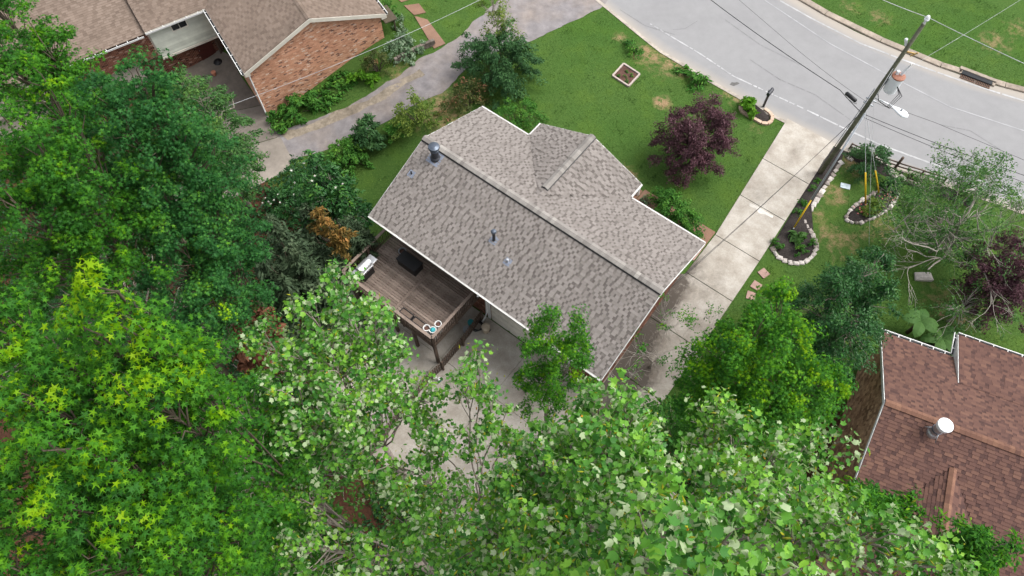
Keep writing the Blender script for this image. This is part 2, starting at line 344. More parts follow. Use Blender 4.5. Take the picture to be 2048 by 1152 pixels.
# ---------------------------------------------------------------- ground
us = np.unique(np.round(np.r_[np.linspace(-400, -60, 12), np.arange(-60, -32, 2), np.arange(-32, 30, .3), np.arange(30, 60, 2), np.linspace(60, 400, 12)], 3))
vs = np.unique(np.round(np.r_[np.linspace(-400, -60, 12), np.arange(-60, -36, 2), np.arange(-36, 24, .3), np.arange(24, 50, 2), np.linspace(50, 400, 12)], 3))
gu, gv = np.meshgrid(us, vs, indexing='ij'); gx = HC[0]+gu*U2[0]+gv*V2[0]; gy = HC[1]+gu*U2[1]+gv*V2[1]
nu, nv = len(us), len(vs); gz = terr(gx, gy)
idx = np.arange(nu*nv).reshape(nu, nv)
quads = np.stack([idx[:-1, :-1], idx[:-1, 1:], idx[1:, 1:], idx[1:, :-1]], -1).reshape(-1, 4)
gp = np.stack([gx, gy, gz], -1).reshape(-1, 3)
me = mesh_np('ground', gp, quads.ravel(), np.full(len(quads), 4), .5, LAWN, True)
bare = np.zeros(nu*nv)
for px, py, r, k in ((1325, 205, .45, 1.3), (1298, 110, 1.1, .65), (1345, 120, 1.6, .6), (1380, 130, .9, .5), (1475, 185, 1.0, .7), (1240, 75, .5, .6), (1245, 355, .9, .7), (890, 215, 1.6, .55), (870, 235, 1.3, .6), (920, 240, 1, .5),
                     (1670, 390, .9, .55), (1660, 470, .9, .5), (1700, 480, .8, .45), (1760, 455, 1.2, .4), (1640, 430, .8, .4), (1720, 330, 1.2, .6), (1880, 600, 1.4, .35), (1930, 640, 1.0, .35), (1990, 560, 1.2, .35), (1930, 300, .8, .4), (1760, 35, 1, .4), (1700, 15, .8, .4), (1990, 85, 1.2, .45), (2040, 60, 1.2, .4), (1400, 240, .5, .35), (1510, 255, .8, .3), (700, 250, 1.0, .5), (800, 150, 1.2, .45)):
    c = G(px, py); d2 = (gp[:, 0]-c[0])**2+(gp[:, 1]-c[1])**2; bare = np.maximum(bare, k*np.exp(-d2/(r*r)))
for sa, sb in STREAKS:
    a, b = G(*sa)[:2], G(*sb)[:2]; t_ = np.clip(((gp[:, :2]-a)@(b-a))/((b-a)@(b-a)), 0, 1); d2 = ((gp[:, :2]-a-t_[:, None]*(b-a))**2).sum(1)
    bare = np.maximum(bare, rng.uniform(.35, .6)*np.exp(-d2/.045)*(.6+.4*np.sin(t_*23+sa[0])))
lit = (sstep(7, 10, gv)*sstep(30, 20, -gu+0*gv)).ravel(); lit = np.maximum(sstep(7.5, 9.5, gv), sstep(-8, -11, gu)*sstep(3.4, 5.5, gv)).ravel()
lit = np.maximum(lit, (sstep(10.2, 11.5, gu)*sstep(-4.0, -2.0, gv)*sstep(26, 24, gu)).ravel())
for nm, a in (('bare', bare), ('litter', lit)):
    q = me.attributes.new(nm, 'FLOAT', 'POINT'); q.data.foreach_set('value', a.astype(np.float32))
o = bpy.data.objects.new('ground', me); COL.objects.link(o); WM['ground'] = np.zeros(3); o['kind'] = 'structure'

# ---------------------------------------------------------------- road
near = [G(*p) for p in ((1090, -90), (1197, 0), (1258, 50), (1320, 100), (1420, 160), (1530, 222), (1672, 290), (1790, 335), (1920, 378), (2048, 424), (2200, 480))]
far = [G(*p) for p in ((1440, -90), (1597, 0), (1650, 32), (1715, 66), (1800, 103), (1880, 136), (1960, 164), (2048, 186), (2120, 205), (2200, 226), (2330, 262))]
near = [near[0]+(near[0]-near[1])*12]+near+[near[-1]+(near[-1]-near[-2])*5]; far = [far[0]+(far[0]-far[1])*12]+far+[far[-1]+(far[-1]-far[-2])*5]
A, B = resamp(near, 160), resamp(far, 160); e = (B-A)/np.linalg.norm(B-A, axis=1, keepdims=True)
road = strip('road', A, B, ASPH, .02, flat=True, m=26, tint=0)
tt = np.zeros((160, 27)); tt[:, -3:] = (.3, .75, .8); tt[:, :2] = (.7, .25); tt += rng.uniform(0, .12, tt.shape)*(tt > 0)
road.data.attributes['tint'].data.foreach_set('value', tt.ravel().astype(np.float32))
strip('road_gutter', A-e*.20, A+e*.02, pm('pale_gutter_concrete', (.36, .32, .27), .9, .2, 6, .3, .8, .3), .035, flat=True, m=2)
def kerb_row(name, P0, P1, n, mat, ht, keep=1.0):
    t = thing(name, None, None, (*P0[0], float(terr(*P0[0]))), kind='structure'); it = []
    a, b = resamp(P0, n+1), resamp(P1, n+1)
    for i in range(n):
        m0, m1 = (a[i]+a[i+1])/2, (b[i]+b[i+1])/2; c = (m0+m1)/2; d = a[i+1]-a[i]; l = np.linalg.norm(d); d = np.append(d/l, 0); wv = np.append(m1-m0, 0); wl = np.linalg.norm(wv)
        y = np.cross(Z, d); it.append((np.append(c, float(terr(*c))+ht/2-.06), (l-.02, wl, ht+.12), np.array([d, y, Z]), rng.uniform(.2, .8)))
    boxes('kerb_segment', it, mat, t, BCUBE); return t
KERB = pm('stained_kerb_concrete', [(0, (.25, .205, .165)), (1, (.32, .275, .225))], .9, .2, 6, .3, .8, .3)
kerb_row('far_kerb', (B+e*.0)[20:150], (B+e*.42)[20:150], 26, KERB, .12)
ZONES.append(np.vstack([B, (B+e*.42)[::-1]])); ZONES.append(np.vstack([A-e*.28, A[::-1]]))
PAINT = pm('worn_white_line', (.38, .38, .38), .8, .2, 3, .25, bump=False); FADED = pm('faded_seam', (.34, .34, .345), .8, .2, 3, .2, bump=False)
def paint(name, pxs, wd, mat, dash=None):
    p = resamp([G(*q) for q in pxs], 140); d = np.gradient(p, axis=0); d /= np.linalg.norm(d, axis=1, keepdims=True); s = np.stack([-d[:, 1], d[:, 0]], 1); mb = MB(); i = 0
    while i < 138:
        ln = 138 if dash is None else int(rng.integers(*dash[0])); j = min(139, i+ln); q = p[i:j+1]; ww = wd*rng.uniform(.6, 1.1, (len(q), 1)) if dash else wd
        if len(q) > 1:
            v = np.vstack([np.column_stack([q+s[i:j+1]*ww/2, terr(*(q.T))+.028]), np.column_stack([q-s[i:j+1]*ww/2, terr(*(q.T))+.028])]); k = len(q)
            mb.add(v, [(a, a+k, a+1+k, a+1) for a in range(k-1)])
        i = j+(1 if dash is None else int(rng.integers(*dash[1])))
    mb.build(name, mat, None, 'structure')
paint('road_edge_line', [(1300, 48), (1348, 77), (1400, 108), (1467, 153), (1540, 187), (1614, 221)], .11, PAINT, ((2, 6), (0, 3)))
paint('road_edge_line', [(1614, 221), (1690, 258), (1760, 290), (1870, 330), (1960, 362), (2060, 398)], .12, PAINT, ((8, 22), (0, 2)))
paint('road_edge_line', [(1560, 2), (1622, 37), (1722, 88), (1800, 118), (1860, 140), (1950, 172), (2060, 206)], .12, PAINT, ((14, 40), (0, 2)))
paint('road_seam', [(1525, -2), (1600, 48), (1660, 88), (1775, 150), (1900, 214), (2060, 266)], .07, FADED)
pd = G(1470, 168); blob('damp_patch', [pd[:2]+np.array(q)*.55 for q in ((-1, -.2), (-.3, -.55), (.4, -.25), (.9, .1), (.5, .45), (0, .3), (-.5, .4))], pm('damp_asphalt', (.10, .095, .09), .6, .3), .026, rings=2)
CRACK = pm('road_crack', (.15, .15, .15), .9, .1, bump=False)
for q in ([(1240, 20), (1290, 52), (1350, 70)], [(1395, 42), (1370, 58), (1345, 60)], [(1500, 120), (1560, 160), (1630, 190), (1700, 240)], [(1880, 250), (1940, 262), (2000, 300)], [(1450, 40), (1520, 90), (1600, 130)]): paint('road_crack', q, .022, CRACK, ((4, 14), (0, 3)))
# kerb inlet with its two iron grates
c0, c1 = G(1921, 149), G(1981, 172); ud = (c1-c0)/np.linalg.norm(c1-c0); vd = np.cross(Z, ud); vd = vd if vd@(np.append(HC, 0)-c0) < 0 else -vd
ln = np.linalg.norm(c1-c0)
t = thing('storm_drain', 'rusty brown storm drain inlet with two slotted grates in the far kerb', 'storm drain', tuple((c0+c1)/2))
ax = np.array([ud, vd, Z]); mid = (c0+c1)/2
MB().box(mid+vd*.40+Z*.09, (ln/2+.2, .12, .09), ax).box(mid-ud*(ln/2+.10)+vd*.14+Z*.04, (.08, .15, .08), ax).box(mid+ud*(ln/2+.10)+vd*.14+Z*.04, (.08, .15, .08), ax).build('inlet_hood', KERB, t, bevel=.02)
MB().box(mid+vd*.13+Z*.068, (ln/2, .15, .06), ax).build('inlet_shade_block', GUTIN, t)  # solid near-black block standing in for the shade inside the inlet
RUSTI = pm('rusty_iron', [(0, (.13, .07, .045)), (1, (.20, .12, .08))], .8, .3, 15, .3)
for s in (-1, 1):
    cc = mid+ud*s*ln/4-vd*.14; g = MB()
    g.box(cc+vd*.17+Z*.05, (ln/4-.015, .02, .02), ax).box(cc-vd*.17+Z*.05, (ln/4-.015, .02, .02), ax); gr = g.build('grate_frame', RUSTI, t)
    boxes('grate_bar', [(cc+ud*x+Z*.05, (.034, .33, .035), ax, .5) for x in np.linspace(-ln/4+.06, ln/4-.06, 9)], RUSTI, gr)
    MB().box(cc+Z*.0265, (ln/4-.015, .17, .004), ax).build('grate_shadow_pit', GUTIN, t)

# ---------------------------------------------------------------- concrete driveway, slab by slab
t = thing('driveway', None, None, tuple(G(1500, 450)), kind='structure')
Ledge = [G(*p)[:2] for p in ((1572, 239), (1500, 355), (1484, 382), (1433, 467), (1400, 500))]; Redge = [G(*p)[:2] for p in ((1668, 286), (1620, 354), (1572, 433), (1520, 520))]
lu = lambda v: np.interp(v, [-16.4, -7, -4, 20], [6.05, 6.78, 6.75, 6.75]); ru = lambda v: np.interp(v, [-16.5, -7, -2, 20], [9.05, 9.4, 9.5, 9.3])
joints = [-16.45, -13.0, -10.05, -7.0, -4.1, -1.2, 1.7, 4.6, 7.5]
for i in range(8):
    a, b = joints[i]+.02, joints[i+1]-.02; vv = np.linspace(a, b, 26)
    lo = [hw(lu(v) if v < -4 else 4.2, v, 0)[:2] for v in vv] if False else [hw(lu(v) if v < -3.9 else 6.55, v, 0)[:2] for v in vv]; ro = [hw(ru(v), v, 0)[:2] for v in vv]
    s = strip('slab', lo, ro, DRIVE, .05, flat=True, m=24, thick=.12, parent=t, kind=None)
    vw = np.array([q.co[:] for q in s.data.vertices])+WM[s.name]; uu = (vw[:, 0]-HC[0])*U2[0]+(vw[:, 1]-HC[1])*U2[1]; vv_ = (vw[:, 0]-HC[0])*V2[0]+(vw[:, 1]-HC[1])*V2[1]
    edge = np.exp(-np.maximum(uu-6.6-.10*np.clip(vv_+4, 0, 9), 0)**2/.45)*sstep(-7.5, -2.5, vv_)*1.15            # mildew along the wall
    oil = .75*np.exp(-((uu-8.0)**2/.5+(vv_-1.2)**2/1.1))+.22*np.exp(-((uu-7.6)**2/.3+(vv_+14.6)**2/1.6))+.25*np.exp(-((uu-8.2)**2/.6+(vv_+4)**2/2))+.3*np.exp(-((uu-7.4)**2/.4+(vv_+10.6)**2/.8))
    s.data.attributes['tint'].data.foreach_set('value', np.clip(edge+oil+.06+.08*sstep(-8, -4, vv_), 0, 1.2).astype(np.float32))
blob('patched_joint', [hw(q[0], q[1], 0)[:2] for q in ((6.7, -9.95), (7.4, -10.05), (8.2, -10.0), (9.1, -10.05), (9.2, -9.75), (8.5, -9.7), (7.9, -9.45), (7.4, -9.75), (6.85, -9.6))], pm('white_mortar_patch', (.52, .49, .44), .9, .2, 5, .25), .055, rings=2)
# rear apron and patio
t = thing('rear_patio', None, None, tuple(hw(0, 8, -2.6)), kind='structure')
vj = [3.3, 6.6, 9.6, 12.6]; uj = [-8.0, -4.4, -1.0, 2.4, 6.3, 9.4]
for i in range(3):
    for j in range(5):
        if (i == 2 and (j == 0 or j == 4)) or (j == 4 and i < 2 and False): continue
        if j == 4: continue
        vv = np.linspace(vj[i]+.01, vj[i+1]-.01, 10)
        s = strip('slab', [hw(uj[j]+.01, v, 0)[:2] for v in vv], [hw(uj[j+1]-.01, v, 0)[:2] for v in vv], DRIVE, .045, flat=True, m=12, thick=.12, parent=t, kind=None)
        s.data.attributes['tint'].data.foreach_set('value', np.clip(rng.uniform(.0, .2)+rng.normal(0, .05, len(s.data.vertices)), 0, 1).astype(np.float32))
# front walk of brown aggregate with a pair of square pavers
t = thing('front_walk', None, None, tuple(G(1320, 400)), kind='structure')
wk = lambda v, a, b: [hw(x, v, 0)[:2] for x in np.linspace(a, b, 8)]
for a, b in ((-.6, 2.2), (2.23, 4.3), (4.33, 6.7)):
    strip('walk_slab', wk(-7.0 if a < 2 else -7.15, a, b), wk(-5.75, a, b), AGG, .04, flat=True, m=3, thick=.1, parent=t, kind=None, tint=rng.uniform(.2, .8))
strip('square_paver', wk(-5.72, 5.9, 6.7), wk(-4.95, 5.9, 6.7), PINKP, .045, flat=True, m=2, thick=.08, parent=t, kind=None)
# neighbour's gravel driveway and concrete apron
a = [G(*p) for p in ((1010, -40), (985, 10), (905, 85), (800, 150), (700, 210), (600, 250), (545, 262))]; b = [G(*p) for p in ((1215, 0), (1195, 18), (1065, 80), (950, 120), (885, 185), (760, 250), (640, 305), (583, 320))]
a[0] = G(1075, -60)
strip('gravel_driveway', a, b, GRAV, .022, n=70, m=10, jag=.10, tint=.0)
s = strip('driveway_verge_dirt', [G(*p) for p in ((840, 140), (740, 196), (640, 240), (560, 268))], [G(*p) for p in ((850, 150), (752, 207), (655, 253), (575, 280))], pm('pale_dirt', (.255, .215, .165), .95, .1, 5, .35, 1, .3), .03, n=40, m=3, jag=.12)
t = thing('concrete_apron', None, None, tuple(G(480, 260)), kind='structure')
ap = [((360, 100), (455, 120), (520, 205), (345, 240)), ((345, 243), (521, 207), (545, 262), (560, 268), (583, 320), (470, 300), (330, 330)), ((330, 333), (470, 303), (583, 322), (570, 345), (478, 390), (380, 440))]
strip('slab', [G(360, 60), G(350, 150), G(344, 242)], [G(462, 112), G(480, 150), G(523, 210)], CONC, .03, n=16, m=8, thick=.1, parent=t, kind=None, tint=.15)  # slab by the house tinted darkest, its shade put into the colour
strip('slab', [G(344, 243), G(335, 290), G(330, 341)], [G(523.5, 211), G(548, 262), G(560.5, 273)], CONC, .03, n=16, m=8, thick=.1, parent=t, kind=None, tint=.45)
strip('slab', [G(330, 342), G(345, 390), G(365, 450)], [G(561, 274), G(584, 318), G(575, 340)], CONC, .03, n=16, m=8, thick=.1, parent=t, kind=None, tint=.8)
# neighbour's front walk
t = thing('neighbour_walk', None, None, tuple(G(850, 50)), kind='structure')
for q in (((868, 98), (891, 88), (855, 40), (829, 33)), ((828, 31), (852, 26), (838, 8), (808, 12)), ((803, 5), (826, -2), (810, -40), (770, -20))):
    strip('walk_slab', [G(*q[0]), G(*q[3])], [G(*q[1]), G(*q[2])], AGG, .05, n=6, m=3, thick=.12, parent=t, kind=None, tint=rng.uniform(.5, 1))
# ---------------------------------------------------------------- shingled roofs, brick walls
SHING = (np.array([(-.5, 0, 0), (.5, 0, 0), (.5, 0, 1), (-.5, 0, 1), (.5, 1, .12), (-.5, 1, .12), (.5, 1, 0), (-.5, 1, 0)], float), [(0, 1, 2, 3), (3, 2, 4, 5), (1, 6, 4, 2), (0, 3, 5, 7)])
def shingles(parent, o, es, et, S, T, mat, expo=.145, wmin=.13, wmax=.20, thick=.028, limit=300, tints=(.12, .88), lo_t=.45, dash=.62, keep=None):
    """o: eave corner, es along the eave, et up the slope (unit), S x T metres"""
    nn = np.cross(es, et); nn /= np.linalg.norm(nn); R = []; P = []; TT = []
    for k in range(int(round(T/expo))):
        s = -rng.uniform(0, .2); last = rng.random() > .5
        while s < S:
            hi = (not last) if rng.random() < .85 else last; last = hi
            wd = rng.uniform(wmin, wmax)*(1.2 if hi else dash); a, b = max(s, 0), min(s+wd, S); s += wd
            if b-a < .05: continue
            q = o+es*(a+b)/2+et*k*expo
            if keep is not None and not keep(q): continue
            P.append(q); R.append(np.stack([es*(b-a-.004), et*min(expo*1.12, T-k*expo), nn*(thick*(1.0 if hi else lo_t))], 1))
            TT.append(np.clip((tints[1] if hi else tints[0]+.18)*.5+.5*rng.uniform(tints[0], tints[1])-(0 if hi else .12), 0, 1))  # recessed tabs tinted darker, painting the shadow between the raised ones
    if P: scatter('shingle', SHING, np.array(R), np.array(P), np.array(TT), mat, parent, limit, 'shingle_field')
def roof_plane(parent, name, a, b, c, d, mat, th=.09):
    """slab below the shingles: a,b along the eave, c,d along the ridge"""
    n = np.cross(b-a, d-a); n = n/np.linalg.norm(n); n = n if n[2] > 0 else -n
    return MB().prism([a-n*.012, b-n*.012, c-n*.012, d-n*.012], -n*th, .3).build(name, mat, parent)
def ridge_caps(parent, p, q, mat, s1, s2, wd=.16, n=None, name='ridge_cap', raised=.03):
    """bent cap shingles in a row from p to q; s1, s2 unit directions down each slope"""
    d = q-p; l = np.linalg.norm(d); d = d/l; n = n or int(l/.2); e = l/n
    tv = np.array([(0, 0, 0), (1.12, 0, 0), (0, 1, 0), (1.12, 1, 0), (0, 2, 0), (1.12, 2, 0)], float)
    up = np.array([0, 0, 1.]); me_v = []
    for i in range(2):
        for side in (0, 1): pass
    v = []
    for x, lift in ((0, 1.), (1.12*e, .82)):
        for s in (s1*wd, up*0, s2*wd): v.append(d*x+s+up*(raised*lift+.006))
    v = np.array(v); lo = v-up*raised*.8; v = np.vstack([v, lo])
    f = [(0, 1, 4, 3), (1, 2, 5, 4), (6, 7, 1, 0), (7, 8, 2, 1), (6, 0, 3, 9), (2, 8, 11, 5)]
    nrm = np.cross(v[1]-v[0], v[4]-v[0])
    if nrm[2] < 0: f = [x[::-1] for x in f]
    tm = (v, f); P = np.array([p+d*e*i for i in range(n)])
    scatter(name, tm, np.tile(np.eye(3), (n, 1, 1)), P, np.clip(rng.normal(.5, .22, n), 0, 1), mat, parent, 300)
def brick_wall(parent, o, ex, W, top, nrm, mat, limit=300, bw=.203, bh=.067, hole=None, joint=.010, bot=0):
    """o: lower corner, ex along the wall; top(s) is the height of the wall at s"""
    P = []; R = []; T = []; ex = ex/np.linalg.norm(ex); H = max(top(s) for s in np.linspace(0, W, 60)); k = 0; z = bot
    while z < H:
        s = -(bw+joint)/2*(k % 2)
        while s < W:
            a, b = max(s, 0), min(s+bw, W); s += bw+joint; m = (a+b)/2
            if b-a < .03 or z+bh > top(m)+.03 or (hole and hole(m, z+bh/2)): continue
            P.append(o+ex*m+Z*(z+bh/2)+nrm*.001); R.append(np.stack([ex*(b-a), nrm*(.03+rng.uniform(-.003, .004)), Z*bh], 1)); t = rng.normal(.5, .2); T.append(np.clip(t if rng.random() > .1 else rng.choice([0, .05, .97]), 0, 1))
        z += bh+joint; k += 1
    scatter('brick', CUBE, np.array(R), np.array(P), np.array(T), mat, parent, limit, 'brick_field')
def gutter(parent, a, b, out, mat=None, hangers=0, w=.12, name='gutter'):
    """open trough with its bottom, front lip and hanger straps; out points away from the roof"""
    mat = mat or WHITE; d = (b-a)/np.linalg.norm(b-a); m = (a+b)/2; l = np.linalg.norm(b-a)/2; ax = np.array([d, out, Z])
    g = MB().box(m+out*w+Z*-.05, (l, .008, .055), ax).box(m+out*(w/2)-Z*.10, (l, w/2, .006), ax).box(m+out*(w+.012)+Z*.004, (l, .016, .006), ax)
    gu_ = g.build(name, mat, parent); MB().box(m+out*(w/2)-Z*.085, (l-.01, w/2-.012, .006), ax).build('gutter_bed', GUTIN, gu_)
    if hangers:
        boxes('hanger', [(a+(b-a)*(i+.5)/hangers+out*w*.55+Z*.014, (.035, w*1.25, .012), ax, .5) for i in range(hangers)], mat, gu_)
    return gu_
def fascia(mb, a, b, ht, th, out): # board under the roof edge
    d = (b-a)/np.linalg.norm(b-a); y = out-d*(out@d); y /= np.linalg.norm(y); return mb.box((a+b)/2+y*th/2-np.cross(y, d)*0-Z*ht/2, (np.linalg.norm(b-a)/2, th/2, ht/2), np.array([d, y, np.cross(d, y)]))

# ---------------------------------------------------------------- the grey-roofed brick house in the middle
EZ, RZ, HL, HWD = 2.75, 4.44, 6.95, 4.4
house = thing('grey_roofed_house', 'low brick house with a long grey shingled gable roof beside the concrete driveway', 'house', tuple(hw(0, 0, -2.6)))
H = lambda u, v, z: hw(u, v, z)
slope = (RZ-EZ)/HWD; sl = math.hypot(1, slope)
roofA = roof_plane(house, 'rear_roof', H(-HL, HWD, EZ), H(HL, HWD, EZ), H(HL, 0, RZ), H(-HL, 0, RZ), GREY_SH)
etB = (-V+Z*slope)/sl; etF = (V+Z*slope)/sl; T = HWD*sl
shingles(roofA, H(-HL, HWD, EZ), U, etB, 2*HL, T, GREY_SH)
roofF = roof_plane(house, 'front_roof', H(HL, -HWD, EZ), H(-HL, -HWD, EZ), H(-HL, 0, RZ), H(HL, 0, RZ), GREY_SH)
# the front wing: its ridge runs out over the door
wu0, wu1, wv, wum, wz = -3.72, 2.6, -5.45, -.55, 4.12
roofWz = lambda u: EZ+(wz-EZ)*(1-abs(u-wum)/(3.16)); mainz = lambda v: EZ+slope*(v+HWD)
def under_wing(q):
    u, v = (q[:2]-HC)@U2, (q[:2]-HC)@V2; return not (wu0 < u < wu1 and roofWz(u) > mainz(v)+.05)
shingles(roofF, H(HL, -HWD, EZ), -U, etF, 2*HL, T, GREY_SH, keep=under_wing)
vin = -.9
for nm, ue, sgn in (('wing_roof', wu0, 1), ('wing_roof', wu1, -1)):
    r = MB(); e1, e2, r1, r2 = H(ue, wv, EZ), H(ue, -4.4, EZ), H(wum, wv, wz), H(wum, vin-.15, wz)
    n = np.cross(r1-e1, e2-e1); n /= np.linalg.norm(n); n = n if n[2] > 0 else -n
    rp = r.prism([e1-n*.012, e2-n*.012, r2-n*.012, r1-n*.012], -n*.09, .3).build(nm, GREY_SH, house)
    run = H(wum, wv, wz)-H(ue, wv, EZ); Tn = np.linalg.norm(run); et = run/Tn; es = V if np.cross(V, et)[2] > 0 else -V
    o_ = H(ue, wv, EZ) if es@V > 0 else H(ue, vin, EZ)
    def over(q):
        u, v = (q[:2]-HC)@U2, (q[:2]-HC)@V2; return q[2] > mainz(v)-.02 and v < vin
    shingles(rp, o_, es, et, vin-wv, Tn, GREY_SH, keep=over)
dn = lambda e: -e
VENT_SHADOW = MB()  # black strip showing past the caps, painting the shadow under their edges
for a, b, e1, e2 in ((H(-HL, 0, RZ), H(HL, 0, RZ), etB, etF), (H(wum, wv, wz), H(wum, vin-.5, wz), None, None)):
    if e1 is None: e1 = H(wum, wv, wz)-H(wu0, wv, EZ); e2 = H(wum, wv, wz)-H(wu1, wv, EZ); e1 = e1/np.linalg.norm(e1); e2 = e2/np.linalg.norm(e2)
    VENT_SHADOW.add([a-e1*.215+Z*.005, a+Z*.005, a-e2*.215+Z*.005, b-e1*.215+Z*.005, b+Z*.005, b-e2*.215+Z*.005]+[a-e1*.215+Z*.075, a+Z*.075, a-e2*.215+Z*.075, b-e1*.215+Z*.075, b+Z*.075, b-e2*.215+Z*.075], [(0, 6, 9, 3), (2, 5, 11, 8), (0, 1, 7, 6), (1, 2, 8, 7), (3, 9, 10, 4), (4, 10, 11, 5), (6, 7, 10, 9), (7, 8, 11, 10)])
VENT_SHADOW.build('ridge_vent_shadow', BLACK, house)
ridge_caps(house, H(-HL, 0, RZ+.015), H(HL, 0, RZ+.015), CAP_SH, -etB, -etF, .185, raised=.10)
wr = (H(wum, wv, wz)-H(wu0, wv, EZ)); wr /= np.linalg.norm(wr); wl_ = (H(wum, wv, wz)-H(wu1, wv, EZ)); wl_ /= np.linalg.norm(wl_)
ridge_caps(house, H(wum, wv, wz+.015), H(wum, vin-.55, wz+.015), CAP_SH, -wr, -wl_, .185, raised=.10)
# trim
tr = MB()
for u in (-HL, HL):
    for sv, et in ((HWD, etB), (-HWD, etF)):
        tr.prism([H(u, sv, EZ-.012), H(u, 0, RZ-.012), H(u, 0, RZ-.17), H(u, sv, EZ-.17)], U*np.sign(u)*.025)
for a, b in (((wu0, wv), (wum, wv)), ((wu1, wv), (wum, wv))): tr.prism([H(*a, EZ-.012), H(*b, wz-.012), H(*b, wz-.17), H(*a, EZ-.17)], -V*.025)
for a, b, v in ((-HL, HL, HWD), (-HL, wu0, -HWD), (wu1, HL, -HWD)): tr.prism([H(a, v, EZ-.02), H(b, v, EZ-.02), H(b, v, EZ-.18), H(a, v, EZ-.18)], V*np.sign(v)*.02)
for u in (wu0, wu1): tr.prism([H(u, wv, EZ-.02), H(u, -4.42, EZ-.02), H(u, -4.42, EZ-.18), H(u, wv, EZ-.18)], U*(.02 if u > 0 else -.02))
tr.build('fascia', WHITE, house)
EDGE = pm('white_drip_edge', (.55, .54, .51), .5, .4, 6, .1, bump=False)
dr = MB()
for a, b, v in ((-HL, HL, HWD), (-HL, wu0, -HWD), (wu1, HL, -HWD)): dr.box((H(a, v, EZ)+H(b, v, EZ))/2+V*np.sign(v)*.045-Z*.03, (abs(b-a)/2, .05, .028), np.array([U, V, Z]))
for u in (wu0, wu1): dr.box((H(u, wv, EZ)+H(u, -4.42, EZ))/2+U*np.sign(u)*.045-Z*.03, ((abs(wv)-4.42)/2, .05, .028), np.array([V, U, Z]))
dr.build('eave_gutter', EDGE, house)
MB().prism([H(-HL+.05, HWD-.02, EZ-.12), H(HL-.05, HWD-.02, EZ-.12), H(HL-.05, 3.4, EZ-.12), H(-HL+.05, 3.4, EZ-.12)], -Z*.03).prism([H(-HL+.05, -HWD+.02, EZ-.12), H(HL-.05, -HWD+.02, EZ-.12), H(HL-.05, -3.6, EZ-.12), H(-HL+.05, -3.6, EZ-.12)], -Z*.03).build('soffit', WHITE, house)
# walls: a mortar core with bricks on it
GU0, GU1 = -.35, 4.6         # garage opening
core = MB()
def wallbox(u0, u1, v0, v1, z0, z1): core.box(H((u0+u1)/2, (v0+v1)/2, (z0+z1)/2), ((u1-u0)/2, (v1-v0)/2, (z1-z0)/2), np.array([U, V, Z]))
wallbox(-6.55, 6.55, -3.6, 3.20, -2.75, EZ-.13)
wallbox(-3.3, 2.2, -5.1, -3.61, -.3, EZ-.13)
core.prism([H(-6.55, -3.6, EZ-.14), H(-6.55, 3.2, EZ-.14), H(-6.55, 0, RZ-.3)], U*13.1)
core.prism([H(-3.3, -5.1, EZ-.14), H(2.2, -5.1, EZ-.14), H(wum, -5.1, wz-.25)], V*1.4)
wl = core.build('wall', MORTAR, house)
door = lambda s, z: (3.3-.0 < s < 0)
win = [(3.05, 4.3, 2.6, 4.75)]
def hole_b(s, z):       # rear wall, s from u=-6.55, z from -2.65
    u = s-6.55; zz = z-2.65
    if GU0 < u < GU1 and zz < -.35: return True
    return any(a < u < b and c < zz < d for a, b, c, d in ((-3.6, -2.1, .05, 2.1), (-5.6, -4.6, 1.0, 2.0), (2.0, 3.4, .9, 2.1)))
brick_wall(wl, H(-6.55, 3.215, -2.65), U, 13.1, lambda s: 5.2, V, BRICK_DK, 300, hole=hole_b)
brick_wall(wl, H(6.565, 3.2, -2.65), -V, 6.8, lambda s: 5.25+1.5*max(0, 1-abs(s-3.2)/3.2), U, BRICK_DK, 0, hole=lambda s, z: z < 1.0+s*.2)
brick_wall(wl, H(-6.565, -3.6, -2.65), V, 6.8, lambda s: 5.25+1.5*max(0, 1-abs(s-3.6)/3.4), -U, BRICK_DK, 0, hole=lambda s, z: z < 1.6-s*.2)
brick_wall(wl, H(2.2, -5.115, -.1), -U, 5.5, lambda s: 2.6, -V, BRICK_DK, 0)
# garage door under the rear wall
gd = MB().box(H((GU0+GU1)/2, 3.212, -1.5), ((GU1-GU0)/2, .012, 1.14), np.array([U, V, Z])).build('garage_door', CREAM, house)
boxes('door_panel', [(H(GU0+(GU1-GU0)*(i+.5)/4, 3.235, -2.36+.56*j), (1.08, .02, .5), np.array([U, V, Z]), .5) for i in range(4) for j in range(4)], CREAM, gd, BCUBE)
MB().box(H(GU0-.08, 3.25, -1.5), (.08, .03, 1.15), np.array([U, V, Z])).box(H(GU1+.08, 3.25, -1.5), (.08, .03, 1.15), np.array([U, V, Z])).box(H((GU0+GU1)/2, 3.25, -.33), ((GU1-GU0)/2+.16, .03, .07), np.array([U, V, Z])).build('garage_door_frame', WHITE, house)
# patio door and windows of the rear wall
for a, b, c, d, nm in ((-3.6, -2.1, .05, 2.1, 'patio_door'), (-5.6, -4.6, 1.0, 2.0, 'window'), (2.0, 3.4, .9, 2.1, 'window')):
    f = MB()
    for x in (a+.04, b-.04): f.box(H(x, 3.24, (c+d)/2), (.04, .03, (d-c)/2), np.array([U, V, Z]))
    for z in (c+.04, d-.04): f.box(H((a+b)/2, 3.242, z), ((b-a)/2-.08, .03, .04), np.array([U, V, Z]))
    fr = f.build(nm, RAILW if 'door' in nm else WHITE, house); MB().box(H((a+b)/2, 3.22, (c+d)/2), ((b-a)/2-.08, .01, (d-c)/2-.08), np.array([U, V, Z])).build('pane', GLASS, fr)
lmp = MB().box(H(-1.55, 3.25, 1.75), (.05, .03, .10), np.array([U, V, Z])).lathe(H(-1.55, 3.36, 1.62), [(.05, 0), (.08, .05), (.07, .25), (.02, .30)], 8); lmp.build('wall_lamp', BLACK, house)
